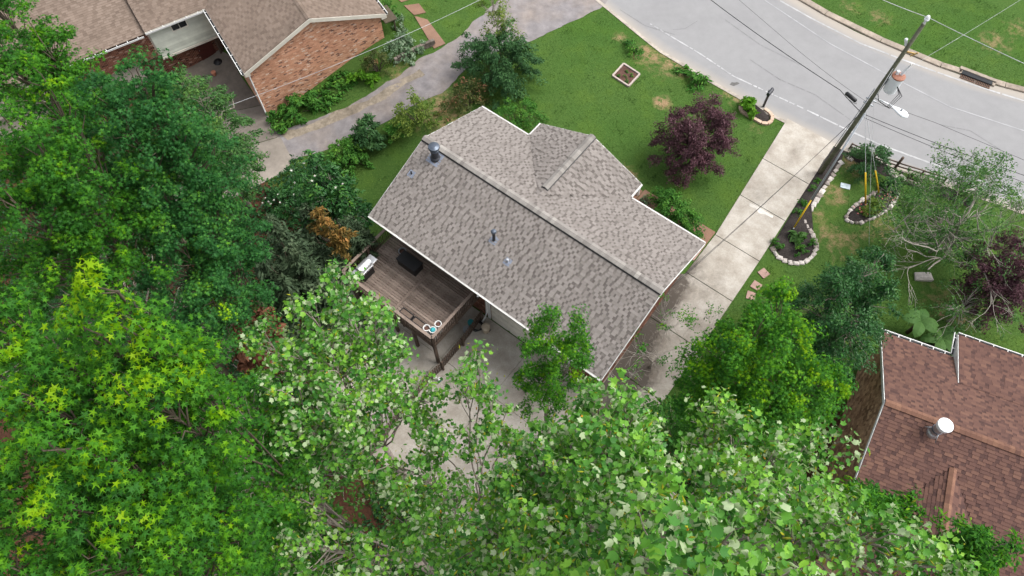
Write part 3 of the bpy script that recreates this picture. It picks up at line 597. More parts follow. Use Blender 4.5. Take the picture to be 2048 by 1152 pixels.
# downspout with its elbow
t_ = MB().tube([H(.05, 4.5, EZ-.12), H(.05, 4.35, 2.45), H(-.55, 3.32, 2.3), H(-.55, 3.32, -1.9), H(-.55, 3.5, -2.3), H(-.55, 3.75, -2.45)], .055, 8); t_.build('downspout', WHITE, house)
MB().tube([H(-.95, 4.38, EZ-.1), H(-.95, 4.3, 2.3), H(-1.0, 3.3, 2.15), H(-1.0, 3.3, -.2)], .05, 8).build('downspout', WHITE, house)
# roof fittings: part of the roof, each with flashing, pipe and cap
def on_rear(px, py):
    for v in np.linspace(HWD, 0, 500):
        z = RZ-slope*v; X = at(px, py, z); 
        if abs((X[:2]-HC)@V2-v) < .03: return X
    return at(px, py, 3.5)
nB = np.cross(U, etB); nB = nB if nB[2] > 0 else -nB
def flue(px, py, name, prof, mat, capprof=None, capmat=None, fl=.3):
    b = on_rear(px, py); f = MB().box(b+nB*.022, (fl, fl, .008), np.array([U, etB, nB]), .5).build(name, FLASH, house, label=None, bevel=.005)
    MB().lathe(b-Z*.05, prof, 20).build('pipe', mat, f, smooth=False)
    if capprof: MB().lathe(b, capprof, 20).build('cap', capmat or mat, f)
flue(871, 316, 'chimney_flue', [(.26, 0), (.25, .14), (.19, .2), (.19, .62)], PIPEBLK, [(.20, .57), (.23, .60), (.23, .66), (.19, .68), (.19, .74), (.27, .77), (.29, .83), (.27, .90), (.12, .96), (.02, .97)], DKMETAL, .36)
flue(988, 480, 'vent_stack', [(.11, 0), (.075, .1), (.075, .72)], PIPEBLK, [(.08, .68), (.13, .70), (.14, .76), (.10, .82), (.02, .84)], DKMETAL, .2)
flue(823, 348, 'vent_pipe', [(.07, 0), (.045, .08), (.045, .25)], PIPEBLK, None, None, .17)
flue(1015, 524, 'vent_pipe', [(.08, 0), (.055, .1), (.055, .2)], GALV, [(.057, .14), (.06, .24), (.045, .25)], GALV, .18)

# ---------------------------------------------------------------- the deck
DU0, DU1, DV0, DV1, DZ = -6.75, -.85, 3.36, 7.0, .0
AX = np.array([U, V, Z])
deck = thing('timber_deck', 'raised brown timber deck with railings behind the grey-roofed house', 'deck', tuple(hw((DU0+DU1)/2, (DV0+DV1)/2, -2.6)))
it = []; um = -3.72
nb = 26; bwid = (DV1-DV0)/nb
for i in range(nb):
    v = DV0+bwid*(i+.5)
    for a, b in ((DU0, um-.09), (um+.09, DU1)):
        it.append((hw((a+b)/2, v, DZ-.014+rng.uniform(-.003, .002)), (b-a-.01, bwid-.024, .028), AX, rng.uniform(0, 1)))
it.append((hw(um, (DV0+DV1)/2, DZ-.010), (.155, DV1-DV0, .032), AX, .3))
boxes('deck_board', it, DECK, deck)
fr = MB()
for u in np.arange(DU0+.1, DU1, .55): fr.box(hw(u, (DV0+DV1)/2, DZ-.15), (.02, (DV1-DV0)/2-.05, .115), AX)
fr.box(hw((DU0+DU1)/2, DV1-.02, DZ-.16), ((DU1-DU0)/2, .025, .13), AX).box(hw(DU0+.02, (DV0+DV1)/2, DZ-.16), (.025, (DV1-DV0)/2-.06, .129), AX).box(hw(DU1-.02, (DV0+DV1)/2, DZ-.16), (.025, (DV1-DV0)/2-.06, .129), AX)
fr.build('joists', RAILW, deck)
for u, v in ((DU0+.12, DV1-.15), (-3.8, DV1-.15), (-1.9, DV1-.15) if False else (-2.4, DV1-.15), (DU1-.10, DV1-.12)):
    MB().box(hw(u, v, -1.44), (.07, .07, 1.14), AX).build('support_post', RAILW, deck)
sides = [((DU0, DV0+.15), (DU0, DV1)), ((DU0, DV1), (DU1, DV1)), ((DU1, DV1), (DU1, DV0+.15))]
for (a0, b0), (a1, b1) in sides:
    p, q = hw(a0, b0, 0), hw(a1, b1, 0); d = (q-p); l = np.linalg.norm(d); d /= l; y = np.cross(Z, d); ax = np.array([d, y, Z])
    r = MB().box((p+q)/2+Z*.98, (l/2, .075, .02), ax).build('handrail', DECK, deck, bevel=.005); MB().box((p+q)/2+Z*.90, (l/2-.03, .02, .045), ax).box((p+q)/2+Z*.14, (l/2-.03, .02, .035), ax).build('rail_beam', RAILW, deck)
    boxes('baluster', [(p+d*x+Z*.5-y*.03, (.036, .036, .84), ax, rng.uniform(0, 1)) for x in np.arange(.12, l-.08, .125)], RAILW, deck)
    for x in np.linspace(0, l, 4 if l > 4 else 3): MB().box(p+d*x+Z*.33, (.05, .05, .63), ax).build('railing_post', RAILW, deck)
# what stands on the deck
b = G(735, 556); b = hw(-6.15, 6.1, 0)
t = thing('gas_grill', 'stainless steel gas grill with closed lid by the deck railing', 'grill', tuple(b)); AG = np.array([V, U, Z])
MB().box(b+Z*.42, (.36, .24, .36), AG).build('cabinet', BLACK, t, bevel=.015); MB().box(b+Z*.82, (.38, .26, .05), AG).build('firebox', BLACK, t)
MB().lathe(b+Z*.87-V*.37, [(.27, 0), (.27, .74)], 20, V).build('lid', STEEL, t); MB().tube([b+Z*1.0+U*.27-V*.26, b+Z*1.0+U*.32-V*.26, b+Z*1.0+U*.32+V*.26, b+Z*1.0+U*.27+V*.26], .012, 6).build('lid_handle', STEEL, t)
for s in (-1, 1): MB().box(b+V*s*.55+Z*.86, (.17, .25, .018), AG).build('side_shelf', STEEL, t, bevel=.005)
MB().box(b+U*.27+Z*.78, (.37, .02, .06), AG).build('control_panel', STEEL, t)
for x in (-.24, -.08, .08, .24): MB().lathe(b+U*.29+Z*.78+V*x, [(.025, 0), (.022, .03)], 10, U).build('knob', BLACK, t)
b = hw(-4.7, 4.35, 0)
t = thing('storage_box', 'large black storage box standing on the deck against the house wall', 'storage box', tuple(b))
MB().box(b+Z*.26, (.60, .31, .26), AX).build('box_body', BLACK, t, bevel=.02); MB().box(b+Z*.56, (.64, .34, .04), AX).build('lid', pm('black_lid', (.018, .018, .019), .5, .4), t, bevel=.02)
b = hw(-5.5, 4.05, 0)
t = thing('round_pot', 'round grey pot beside the black storage box', 'pot', tuple(b)); MB().lathe(b, [(.13, 0), (.19, .30), (.21, .31), (.21, .36), (.17, .36), (.15, .10)], 16, cap=False).build('pot_body', GREYP, t); MB().lathe(b+Z*.27, [(.16, 0), (.16, .01)], 16).build('potting_soil', SOIL, t)
for k, (u, lab) in enumerate(((-2.75, 'left-hand long black planter box inside the deck rail, farther from the white pots'), (-1.95, 'right-hand long black planter box inside the deck rail, next to the white pots'))):
    b = hw(u, DV1-.30, .55); t = thing('planter_box', lab, 'planter', tuple(b), group='planters along the deck rail')
    MB().box(b+Z*.02, (.36, .15, .02), AX).box(b+V*.14+Z*.13, (.36, .015, .10), AX).box(b-V*.14+Z*.13, (.36, .015, .10), AX).box(b+U*.345+Z*.13, (.015, .125, .099), AX).box(b-U*.345+Z*.13, (.015, .125, .099), AX).build('trough', BLACK, t)
    MB().box(b+Z*.15, (.33, .125, .03), AX).build('potting_soil', pm('dry_soil%s' % ('' if k else '_pale'), (.16, .12, .095), .95, .1, 20, .4), t)
    for s in (-.25, .25): MB().box(b+V*.02+U*s-Z*.28, (.02, .10, .27), AX).build('bracket', BLACK, t)
for u, v, mt, sm, lab in ((-1.42, 6.72, WHITE, SOIL, 'white pot with brown soil by the deck corner, left of the teal one'), (-1.12, 6.62, WHITE, TEAL, 'white pot holding a teal ball at the deck corner'), (-1.12, 6.22, WHITE, SOIL, 'white pot tucked against the side rail of the deck')):
    b = hw(u, v, 0); t = thing('flower_pot', lab, 'pot', tuple(b), group='pots at the deck corner')
    MB().lathe(b, [(.12, 0), (.17, .85), (.18, .86), (.18, .92), (.14, .92), (.13, .7)], 16, cap=False).build('pot_body', mt, t)
    (MB().lathe(b+Z*.82, [(.02, -.02), (.13, .04), (.12, .12), (.06, .17), (.01, .18)], 12) if sm is TEAL else MB().lathe(b+Z*.82, [(.13, 0), (.02, .03)], 14)).build('contents', sm, t)
# below: bins, hose, pots by the garage corner
def can(name, lab, px, py, r, h, mat, lid=None, cat='bin', zb=None):
    b = G(px, py); t = thing(name, lab, cat, tuple(b)); MB().lathe(b, [(r*.85, .04), (r, h)], 14).build('body', mat, t)
    if lid: MB().lathe(b, [(r*1.06, h), (r*1.06, h+.05), (r*.8, h+.09), (.03, h+.1)], 14).build('lid', lid, t)
    return t
can('trash_can', 'tan round bin under the white downspout by the garage door', 972, 662, .22, .5, pm('tan_plastic', (.42, .34, .25), .6, .3), pm('tan_lid', (.50, .42, .32), .6, .3))
can('bucket', 'grey bucket under the deck edge beside the dark fence', 934, 665, .2, .45, GREYP, None, 'bucket'); can('watering_can', 'teal bucket behind the grey bucket under the deck edge', 942, 650, .17, .4, TEAL, None, 'bucket')
can('spray_bottle', 'small blue bottle lying near the dark picket fence', 880, 762, .10, .28, BLUEP, WHITE, 'bottle'); can('small_jug', 'small white jug beside the blue bottle', 871, 758, .10, .25, WHITE, None, 'jug')
can('toy_cart', 'small black and orange toy on the rear patio', 728, 722, .16, .22, ORANGE, BLACK, 'toy')
b = G(955, 655); pts = []
for k in range(60): a = k*.55; pts.append(b+np.array([math.cos(a)*(.28+.05*math.sin(k)), math.sin(a)*(.28+.04*math.cos(k*1.7)), .06+.004*k]))
MB().tube(pts+[G(975, 668)+Z*.06, G(982, 660)+Z*.06], .02, 5).build('garden_hose', BLACK, None, None, 'black garden hose coiled on the ground by the garage corner', 'hose')
# picket fence from the house corner across the patio
fp = [G(*p) for p in ((962, 640), (925, 690), (885, 738), (848, 775), (800, 835), (760, 890), (718, 945), (650, 1000))]
fence = thing('picket_fence', 'low dark stained picket fence running from the garage corner across the patio', 'fence', tuple(fp[0]))
it = []; k = 0
for a, b in zip(fp[:-1], fp[1:]):
    d = (b-a); d[2] = 0; l = np.linalg.norm(d); d /= l; y = np.cross(Z, d); ax = np.array([d, y, Z])
    for x in np.arange(.06, l, .135): it.append((a+d*x+(b-a)[2]*Z*x/l+Z*.55, (.085, .02, 1.0+rng.uniform(-.02, .02)), ax, rng.uniform(0, 1)))
    MB().beam(a+Z*.3+y*.03, b+Z*.3+y*.03, .03, .07).beam(a+Z*.85+y*.03, b+Z*.85+y*.03, .03, .07).build('fence_rail', RAILW, fence)
    MB().box(a+Z*.57+y*.08, (.045, .045, .57), ax).build('fence_post', RAILW, fence)
boxes('picket', it, RAILW, fence)
# ---------------------------------------------------------------- the brick neighbour at the upper left
LZ = 1.9
qa, qb = at(488, 147, LZ), at(771, 27, LZ); la = (qb-qa)/np.linalg.norm(qb-qa); LW = np.linalg.norm(qb-qa); lb = np.array([la[1], -la[0], 0])   # lb points out of the gable wall
N = lambda s, d, z: qa+la*s+lb*d+Z*(z-LZ)
LR = LZ+1.78; AXL = np.array([la, lb, Z])
lh = thing('brick_neighbour_house', 'red brick house with brown shingled roof and white sided recess at the upper left', 'house', tuple(N(LW/2, 0, -2.2)))
qi = at(410, 17, LZ)-qa; DB = -(qi@lb); SB = qi@la                       # eave line of the recessed wing, behind the gable
DEP = 15.0
slo = (LR-LZ)/(LW/2)
pl = []
for s0, sg, nm in ((0, 1, 'wing_roof'), (LW, -1, 'wing_roof')):
    r = roof_plane(lh, nm, N(s0, 0, LZ), N(s0, -DEP, LZ), N(LW/2, -DEP, LR), N(LW/2, 0, LR), BROWN_SH)
    et = N(LW/2, 0, LR)-N(s0, 0, LZ); T_ = np.linalg.norm(et); et /= T_
    o_, es = (N(s0, -DEP, LZ), lb) if np.cross(lb, et)[2] > 0 else (N(s0, 0, LZ), -lb)
    shingles(r, o_, es, et, DEP, T_, BROWN_SH, thick=.018, lo_t=.8, dash=.9, wmin=.22, wmax=.30, limit=150 if sg > 0 else 80, tints=(.1, .9)); pl.append(et)
ridge_caps(lh, N(LW/2, 0, LR+.012), N(LW/2, -DEP, LR+.012), BROWN_SH, -pl[0], -pl[1], .16, n=60)
# recessed wing: two roof lengths stepping down, eave parallel to the gable wall
rb = .42
for a, b, d0, dz, nm, lim in ((SB-3.75, SB+LW/2, DB, 0, 'rear_roof', 120), (SB-15, SB-3.78, DB+.15, -.22, 'rear_roof', 120)):
    run = 5.2
    P4 = [N(a, -d0, LZ+dz), N(b, -d0, LZ+dz), N(b, -d0-run, LZ+dz+run*rb), N(a, -d0-run, LZ+dz+run*rb)]
    r = roof_plane(lh, nm, *P4, BROWN_SH)
    et = P4[3]-P4[0]; T_ = np.linalg.norm(et); et /= T_
    def vis(q, a=a):                                            # only what is above the gable wing's own roof
        s = (q-qa)@la; d = LZ+slo*min(s, LW-s) if s > 0 else -9
        return q[2] > d-.03
    shingles(r, P4[0], la, et, b-a, T_, BROWN_SH, thick=.018, lo_t=.8, dash=.9, wmin=.22, wmax=.30, limit=lim, tints=(.1, .9), keep=vis)
    MB().prism([P4[3], P4[2], N(b, -d0-2*run, LZ+dz), N(a, -d0-2*run, LZ+dz)], -Z*.09).build('far_roof', BROWN_SH, lh)
# trim, gutters
tr = MB()
for a, b in ((0, LW/2), (LW, LW/2)):
    tr.prism([N(a, .0, LZ-.012), N(b, .0, LR-.012), N(b, 0, LR-.27), N(a, 0, LZ-.27)], lb*.03)
    tr.prism([N(a, -.29, LZ-.15), N(b, -.29, LR-.15), N(b, -.29, LR-.17), N(a, -.29, LZ-.17)], lb*.285)
for s0, sg in ((0, -1), (LW, 1)): tr.box(N(s0-sg*.14, -.12, LZ-.20), (.17, .14, .12), AXL); tr.box(N(s0, -DEP/2, LZ-.11), (.015, DEP/2-.02, .09), AXL)
tr.box(N(SB-1.85, -DB+.015, LZ-.11), (1.9, .015, .09), AXL)
tr.build('white_fascia', CREAM, lh)
gutter(lh, N(-.01, -DB, LZ-.02), N(-.01, .0, LZ-.02), -la, WHITE, 9)
gutter(lh, N(LW+.01, .0, LZ-.02), N(LW+.01, -DEP, LZ-.02), la, WHITE, 20)
gutter(lh, N(SB-3.75, -DB+.01, LZ-.02), N(SB-.12, -DB+.01, LZ-.02), lb, WHITE, 5)
gutter(lh, N(SB-9, -DB-.14, LZ-.24), N(SB-3.9, -DB-.14, LZ-.24), lb, WHITE, 8)
MB().tube([N(-.06, -.35, LZ-.1), N(.2, -.24, LZ-.4), N(.22, -.2, LZ-.5), N(.22, -.2, -2.15), N(.2, .1, -2.25)], .045, 6).build('downspout', WHITE, lh)
MB().tube([N(SB-3.5, -DB+.06, LZ-.1), N(SB-3.5, -DB-.35, LZ-.45), N(SB-3.5, -DB-.35, -.2)], .05, 6).box(N(SB-3.4, -DB-.2, LZ-.14), (.28, .22, .02), AXL).build('downspout', WHITE, lh)
# walls
cw = MB(); gy_, gx0, gx1 = -.3, .28, LW-.28
cw.prism([N(gx0, gy_-.02, -2.5), N(gx1, gy_-.02, -2.5), N(gx1, gy_-.02, LZ-.08), N(LW/2, gy_-.02, LR-.18), N(gx0, gy_-.02, LZ-.08)], -lb*(DEP-.6))
SW = -DB-.32; BW = -DB-.75
cw.prism([N(SB-14.5, SW-.02, -.25), N(gx0, SW-.02, -.25), N(gx0, SW-.02, LZ-.05), N(SB-14.5, SW-.02, LZ-.35)], -lb*5)
cw.prism([N(SB-14.5, BW-.02, -3), N(gx0, BW-.02, -3), N(gx0, BW-.02, -.25), N(SB-14.5, BW-.02, -.25)], -lb*4)
wl2 = cw.build('wall', MORTAR, lh)
brick_wall(wl2, N(gx0, gy_, -2.35), la, gx1-gx0, lambda s: LZ-.1+2.35+(LR-LZ-.05)*(1-abs(s-(gx1-gx0)/2)/((gx1-gx0)/2)), lb, BRICK, 300)
brick_wall(wl2, N(gx0-.02, gy_, -2.35), -lb, DB+1.0, lambda s: LZ+2.2, -la, BRICK, 60)
brick_wall(wl2, N(gx1+.02, -DEP+.5, -2.0), lb, DEP-.9, lambda s: LZ+1.9, la, BRICK, 0)
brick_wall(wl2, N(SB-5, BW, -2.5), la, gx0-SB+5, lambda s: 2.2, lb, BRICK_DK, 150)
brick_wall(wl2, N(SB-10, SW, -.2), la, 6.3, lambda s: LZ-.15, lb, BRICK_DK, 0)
# lap siding of the upper storey, its window
sw = MB().box(N((SB-3.6+gx0)/2, SW-.005, LZ-1.2), ((gx0-SB+3.6)/2, .01, 1.1), AXL).build('siding_wall', SIDING, lh); it = []
for i in range(14):
    z = LZ-.10-.165*(i+.5); tl = np.array([la, lb*math.cos(.16)-Z*-math.sin(.16), Z*math.cos(.16)-lb*math.sin(.16)])
    if LZ-.34 > z > LZ-.92:
        it += [(N((SB-3.6+SB-2.33)/2, SW+.016, z), (1.27, .014, .172), tl, rng.uniform(.4, 1)), (N((SB-1.27+gx0)/2, SW+.016, z), (gx0-SB+1.27, .014, .172), tl, rng.uniform(.4, 1))]
    else: it.append((N((SB-3.6+gx0)/2, SW+.016, z), (gx0-SB+3.6, .014, .172), tl, rng.uniform(.4, 1)))
boxes('siding_board', it, SIDING, sw)
wn = MB().box(N(SB-1.8, SW+.03, LZ-.37), (.5, .02, .03), AXL).box(N(SB-1.8, SW+.03, LZ-.89), (.5, .02, .03), AXL).box(N(SB-2.28, SW+.031, LZ-.63), (.03, .02, .29), AXL).box(N(SB-1.32, SW+.031, LZ-.63), (.03, .02, .29), AXL).box(N(SB-1.8, SW+.029, LZ-.63), (.012, .015, .23), AXL).build('window', CREAM, lh)
for s in (-2.03, -1.57): MB().box(N(SB+s, SW+.012, LZ-.63), (.21, .008, .23), AXL).build('pane', GLASS, wn)
MB().box(N((SB-3.6+gx0)/2, SW+.03, -.50), ((gx0-SB+3.6)/2, .04, .07), AXL).box(N((SB-3.6+gx0)/2, (SW+BW)/2, -.56), ((gx0-SB+3.6)/2, .21, .015), AXL).build('overhang_trim', CREAM, lh)
dd = MB().box(N(SB-1.0, BW+.03, -1.35), (.50, .03, 1.0), AXL).build('door', REDDOOR, lh)
for sx in (-.2, .2):
    for z in (-1.05, -1.95): MB().box(N(SB-1.0+sx, BW+.064, z+.2), (.15, .006, .32), AXL).build('door_panel', REDDOOR, dd, bevel=.004)
MB().lathe(N(SB-1.4, BW+.06, -1.3), [(.03, 0), (.03, .05)], 8, lb).build('handle', GALV, dd)
MB().box(N(SB-.1, BW+.2, -1.5), (.07, .07, 1.0), AXL).box(N(SB-.25, BW+.35, -1.65), (.05, .04, .9), AXL).build('porch_post', RAILW, lh)
MB().box(N(LW+.35, -.9, LZ-.9), (.4, .7, .03), AXL).box(N(LW+.6, -.4, -.3), (.04, .04, 1.2), AXL).box(N(LW+.62, -1.4, -.3), (.04, .04, 1.2), AXL).build('side_awning', BARKB, lh)
b = N(SB-.7, BW+.8, 0); b[2] = terr(*b[:2])+.03
t = thing('boot_tray', 'dark mat heap beside the red door of the brick house', 'mat', tuple(b)); MB().lathe(b, [(.3, 0), (.27, .05), (.1, .14), (.02, .16)], 12).build('mat', BLACK, t)
b = N(SB-1.3, BW+1.6, 0); b[2] = terr(*b[:2])+.03; t = thing('clay_pot', 'little clay pot on the shaded apron by the red door', 'pot', tuple(b)); MB().lathe(b, [(.10, 0), (.15, .25), (.16, .28), (.12, .28)], 12).build('pot_body', TERRA, t)
# low stone wall at the neighbour's planting
p0, p1 = G(790, 128), G(862, 92); d = p1-p0; d[2] = 0; ll = np.linalg.norm(d); d /= ll
sw_ = thing('low_stone_wall', 'low dark stone wall below the pale variegated ground cover', 'wall', tuple(p0)); it = []
for k in range(3):
    x = 0
    while x < ll:
        l = rng.uniform(.2, .38); q = p0+d*(x+l/2); it.append((np.array([q[0], q[1], terr(q[0], q[1])+.08+.14*k]), (l-.015, .2, .13), np.array([d, np.cross(Z, d), Z]), rng.uniform(0, .5))); x += l
boxes('stone', it, pm('dark_wall_stone', [(0, (.10, .085, .07)), (1, (.26, .22, .19))], .95, .1, 8, .3), sw_, BCUBE)

# ---------------------------------------------------------------- the red-roofed house at the lower right
QZ, QR = 2.5, 4.5
ra_, rb_ = at(1763, 663, QZ), at(1906, 714, QZ); qd = (rb_-ra_); JL = np.linalg.norm(qd); qd /= JL; qo = np.array([-qd[1], qd[0], 0])   # outwards, up the picture
RUN = 4.35; RL = 13.0
Q = lambda s, d, z: ra_+qd*s+qo*d+Z*(z-QZ)
rh = thing('red_roofed_house', 'house with a red-brown shingled roof and brown shake gable at the lower right', 'house', tuple(Q(RL/2, -RUN, -2.6)))
rs = (QR-QZ)/RUN
Pf = [Q(RL, 0, QZ), Q(0, 0, QZ), Q(0, -RUN, QR), Q(RL, -RUN, QR)]
rf = roof_plane(rh, 'front_roof', *Pf, RED_SH); et1 = Pf[2]-Pf[1]; T1_ = np.linalg.norm(et1); et1 /= T1_
shingles(rf, Q(RL, 0, QZ), -qd, et1, RL, T1_, RED_SH, thick=.020, lo_t=.6, wmin=.2, wmax=.32, tints=(.1, .95))
BR = 6.2; Pb = [Q(0, -RUN-BR, QR-BR*rs), Q(RL, -RUN-BR, QR-BR*rs)]
rbk = roof_plane(rh, 'rear_roof', *Pb, Q(RL, -RUN, QR), Q(0, -RUN, QR), RED_SH); et2 = Q(0, -RUN, QR)-Pb[0]; T2_ = np.linalg.norm(et2); et2 /= T2_
kx, kz = 3.2, 3.9                                      # rear cross wing: ridge position and height
wing_z = lambda s: kz-abs(s-kx)*.62
def undw(q):
    s, d = (q-ra_)@qd, (q-ra_)@qo; return wing_z(s) < QR+(d+RUN)*rs+.03
shingles(rbk, Pb[0], qd, et2, RL, T2_, RED_SH, thick=.024, lo_t=.6, wmin=.2, wmax=.32, tints=(.1, .95), keep=undw)
ridge_caps(rh, Q(0, -RUN, QR+.02), Q(RL, -RUN, QR+.02), RED_CAP, -et1, -et2, .16, raised=.04, n=62)
kd = -RUN-(QR-kz)/rs
ww = 2.7
for sg in (-1, 1):
    e0, e1 = Q(kx+sg*ww, kd+.1-ww*.62/rs*.0, wing_z(kx+ww)), Q(kx+sg*ww, kd-6.5, wing_z(kx+ww))
    r = roof_plane(rh, 'cross_roof', e0, e1, Q(kx, kd-6.5, kz), Q(kx, kd+.1, kz), RED_SH); et = Q(kx, kd, kz)-Q(kx+sg*ww, kd, wing_z(kx+ww)); T_ = np.linalg.norm(et); et /= T_
    es = qo if np.cross(qo, et)[2] > 0 else -qo; o_ = Q(kx+sg*ww, kd-6.5, wing_z(kx+ww)) if es@qo > 0 else Q(kx+sg*ww, kd+.3, wing_z(kx+ww))
    def ov(q):
        d = (q-ra_)@qo; return q[2] > QR+(d+RUN)*rs-.02
    shingles(r, o_, es, et, 6.8, T_, RED_SH, thick=.024, lo_t=.6, wmin=.2, wmax=.32, tints=(.1, .95), keep=ov, limit=150)
    if sg > 0: wl_e = et
    else: wr_e = et
ridge_caps(rh, Q(kx, kd-.1, kz+.02), Q(kx, kd-6.5, kz+.02), RED_CAP, -wr_e, -wl_e, .17, raised=.04, n=34)
# the eave steps forward on the right, with a white sliver of fascia
jx, jf = JL+.05, 1.15
Pj = [Q(RL, jf, QZ-.0+.10), Q(jx, jf, QZ+.10), Q(jx, -1.6, QZ+1.6*rs+.03), Q(RL, -1.6, QZ+1.6*rs+.03)]
rj = roof_plane(rh, 'porch_roof', *Pj, RED_SH); etj = Pj[2]-Pj[1]; Tj = np.linalg.norm(etj); etj /= Tj
shingles(rj, Pj[0], -qd, etj, RL-jx, Tj, RED_SH, thick=.020, lo_t=.6, wmin=.2, wmax=.32, tints=(.1, .95), limit=120)
MB().prism([Q(jx, jf, QZ+.09), Q(jx, -1.6, QZ+1.6*rs+.02), Q(jx, -1.6, QZ+1.6*rs-.05), Q(jx, .1, QZ-.12), Q(jx, jf, QZ-.12)], -qd*.03).prism([Q(0, 0, QZ-.012), Q(0, -RUN, QR-.012), Q(0, -RUN-BR, QR-BR*rs-.012), Q(0, -RUN-BR, QR-BR*rs-.2), Q(0, -RUN, QR-.2), Q(0, 0, QZ-.2)], -qd*.03).box(Q(JL/2, .012, QZ-.1), (JL/2, .012, .09), np.array([qd, qo, Z])).build('white_fascia', WHITE, rh)
gutter(rh, Q(0, .025, QZ-.02), Q(JL-.1, .025, QZ-.02), qo, WHITE, 6, .13); gutter(rh, Q(jx, jf, QZ+.07), Q(RL, jf, QZ+.07), qo, WHITE, 16, .13)
gutter(rh, Q(jx-.02, .16, QZ+.0), Q(jx-.02, jf+.1, QZ+.05), -qd, WHITE, 2, .12)
# walls, brown shakes on the gable
wc = MB(); AXQ = np.array([qd, qo, Z])
wc.prism([Q(.3, -.4, -2.8), Q(.3, -RUN-BR+.4, -2.8), Q(.3, -RUN-BR+.4, QR-BR*rs), Q(.3, -RUN, QR-.2), Q(.3, -.4, QZ)], qd*(RL-.6))
wlq = wc.build('wall', SHAKE, rh); R = []; P = []; Tt = []; z = -2.7
while z < QR-.3:
    d = -.4
    while d > -RUN-BR+.4:
        l = rng.uniform(.10, .24); m = d-l/2; d -= l; top = QR-abs(m+RUN)*rs-.22
        if z+.1 < top: P.append(Q(.285, m, z)); R.append(np.stack([qo*(l-.006), Z*min(.24, top-z+.1), -qd*rng.uniform(.010, .022)], 1)); Tt.append(rng.uniform(0, 1))
    z += .21
scatter('shake', SHING, np.array(R), np.array(P), np.array(Tt), SHAKE, wlq, 300, 'shake_field')
# its tall galvanised flue
fb = Q(2.05, -RUN-.42, QR-.42*rs)
fl = MB().lathe(fb, [(.27, -.15), (.24, .05), (.2, .12), (.2, .75)], 18).build('chimney_flue', GALV, rh, smooth=False)
MB().lathe(fb, [(.21, .30), (.215, .31), (.215, .36), (.21, .37)], 18).build('band', DKMETAL, fl); MB().lathe(fb, [(.22, .70), (.27, .74), (.27, .86), (.30, .88), (.30, .96), (.26, .98), (.02, .99)], 18).build('cap', WHITEP, fl)
for a in range(3): an = a*2.09+.5; MB().tube([fb+np.array([math.cos(an)*.2, math.sin(an)*.2, .3]), fb+np.array([math.cos(an)*.42, math.sin(an)*.42, -.02])], .02, 5).build('stay', GALV, fl)

# ---------------------------------------------------------------- utility pole and its lines
pb = G(1640, 347); ptop = at(1848, 47, 11.0)
pole = thing('utility_pole', 'tall mossy wooden utility pole leaning over the road beside the driveway', 'utility pole', tuple(pb))
PP = lambda z: pb+(ptop-pb)*((z-pb[2])/(ptop[2]-pb[2]))
MB().tube([PP(-.3), PP(3), PP(7), PP(11)], [.13, .117, .103, .085], 12).build('shaft', POLEW, pole)
road_d = (G(1950, 157)-G(1600, 0)); road_d[2] = 0; road_d /= np.linalg.norm(road_d); out_d = np.array([-road_d[1], road_d[0], 0])
ins = MB().lathe(PP(11), [(.05, -.1), (.05, .15), (.10, .18), (.11, .24), (.07, .28), (.09, .33), (.05, .40)], 10).build('top_insulator', WHITEP, pole)
sb = PP(9.9)-road_d*.2; MB().lathe(sb, [(.03, -.25), (.06, -.2), (.06, -.05), (.08, 0), (.08, .08), (.05, .12)], 8, axis=Z-road_d*.4).build('lightning_arrester', WHITEP, pole)
MB().beam(PP(9.4), PP(9.4)+road_d*.45+Z*.1, .05, .06).beam(PP(9.4)+road_d*.3-Z*.1, PP(9.4)+road_d*.5+Z*.2, .05, .05).build('wooden_bracket', pm('fresh_wood', (.50, .33, .13), .8), pole)
tx = PP(7.6)+road_d*.42
tr_ = MB().lathe(tx, [(.26, -.45), (.29, -.42), (.29, .42), (.27, .45)], 18).build('transformer', WHITEP, pole, smooth=False); MB().lathe(tx, [(.30, .44), (.30, .50), (.24, .53), (.02, .55)], 18).build('lid', RUSTLID, tr_)
MB().lathe(tx+road_d*.05+out_d*.08+Z*.5, [(.08, 0), (.06, .12), (.09, .15), (.06, .3), (.03, .5), (.02, .75)], 8, axis=Z+road_d*.15).build('bushing', WHITEP, tr_); MB().box(tx-road_d*.12+Z*.6, (.06, .06, .12)).build('bushing', WHITEP, tr_)
MB().box(PP(7.6)+road_d*.12, (.06, .06, .2)).build('mount', GALV, pole)
for k, s in enumerate((.3, .36, .42)):
    MB().tube([tx+road_d*(.2)-out_d*.2+Z*.1, tx+road_d*s*1.4-out_d*.5, tx+road_d*s-out_d*.9-Z*.55, PP(6.6)+road_d*.3-out_d*.3, PP(6.7)+road_d*.1], .018, 5).build('loop_cable', WIREK, pole)
arm = MB().tube([PP(6.4)+road_d*.1, PP(6.5)+road_d*.5-out_d*.1, PP(6.55)+road_d*.85-out_d*.15], .035, 6).build('lamp_arm', WHITEP, pole)
lp = PP(6.55)+road_d*.85-out_d*.15; hd = MB(); hx = road_d-out_d*.25; hx /= np.linalg.norm(hx); hy = np.cross(Z, hx)
prof = [(0, .05), (.15, .07), (.35, .15), (.6, .21), (.8, .20), (.92, .13), (.97, .02)]; V_ = []
for x, r in prof:
    for k in range(10): a = 2*math.pi*k/10; V_.append(lp+hx*x+hy*r*math.cos(a)+Z*(r*.5*math.sin(a)))
hd.add(V_, [(i*10+k, i*10+(k+1) % 10, i*10+10+(k+1) % 10, i*10+10+k) for i in range(6) for k in range(10)]+[tuple(range(9, -1, -1)), tuple(60+k for k in range(10))]).build('street_lamp_head', WHITEP, arm, smooth=True)
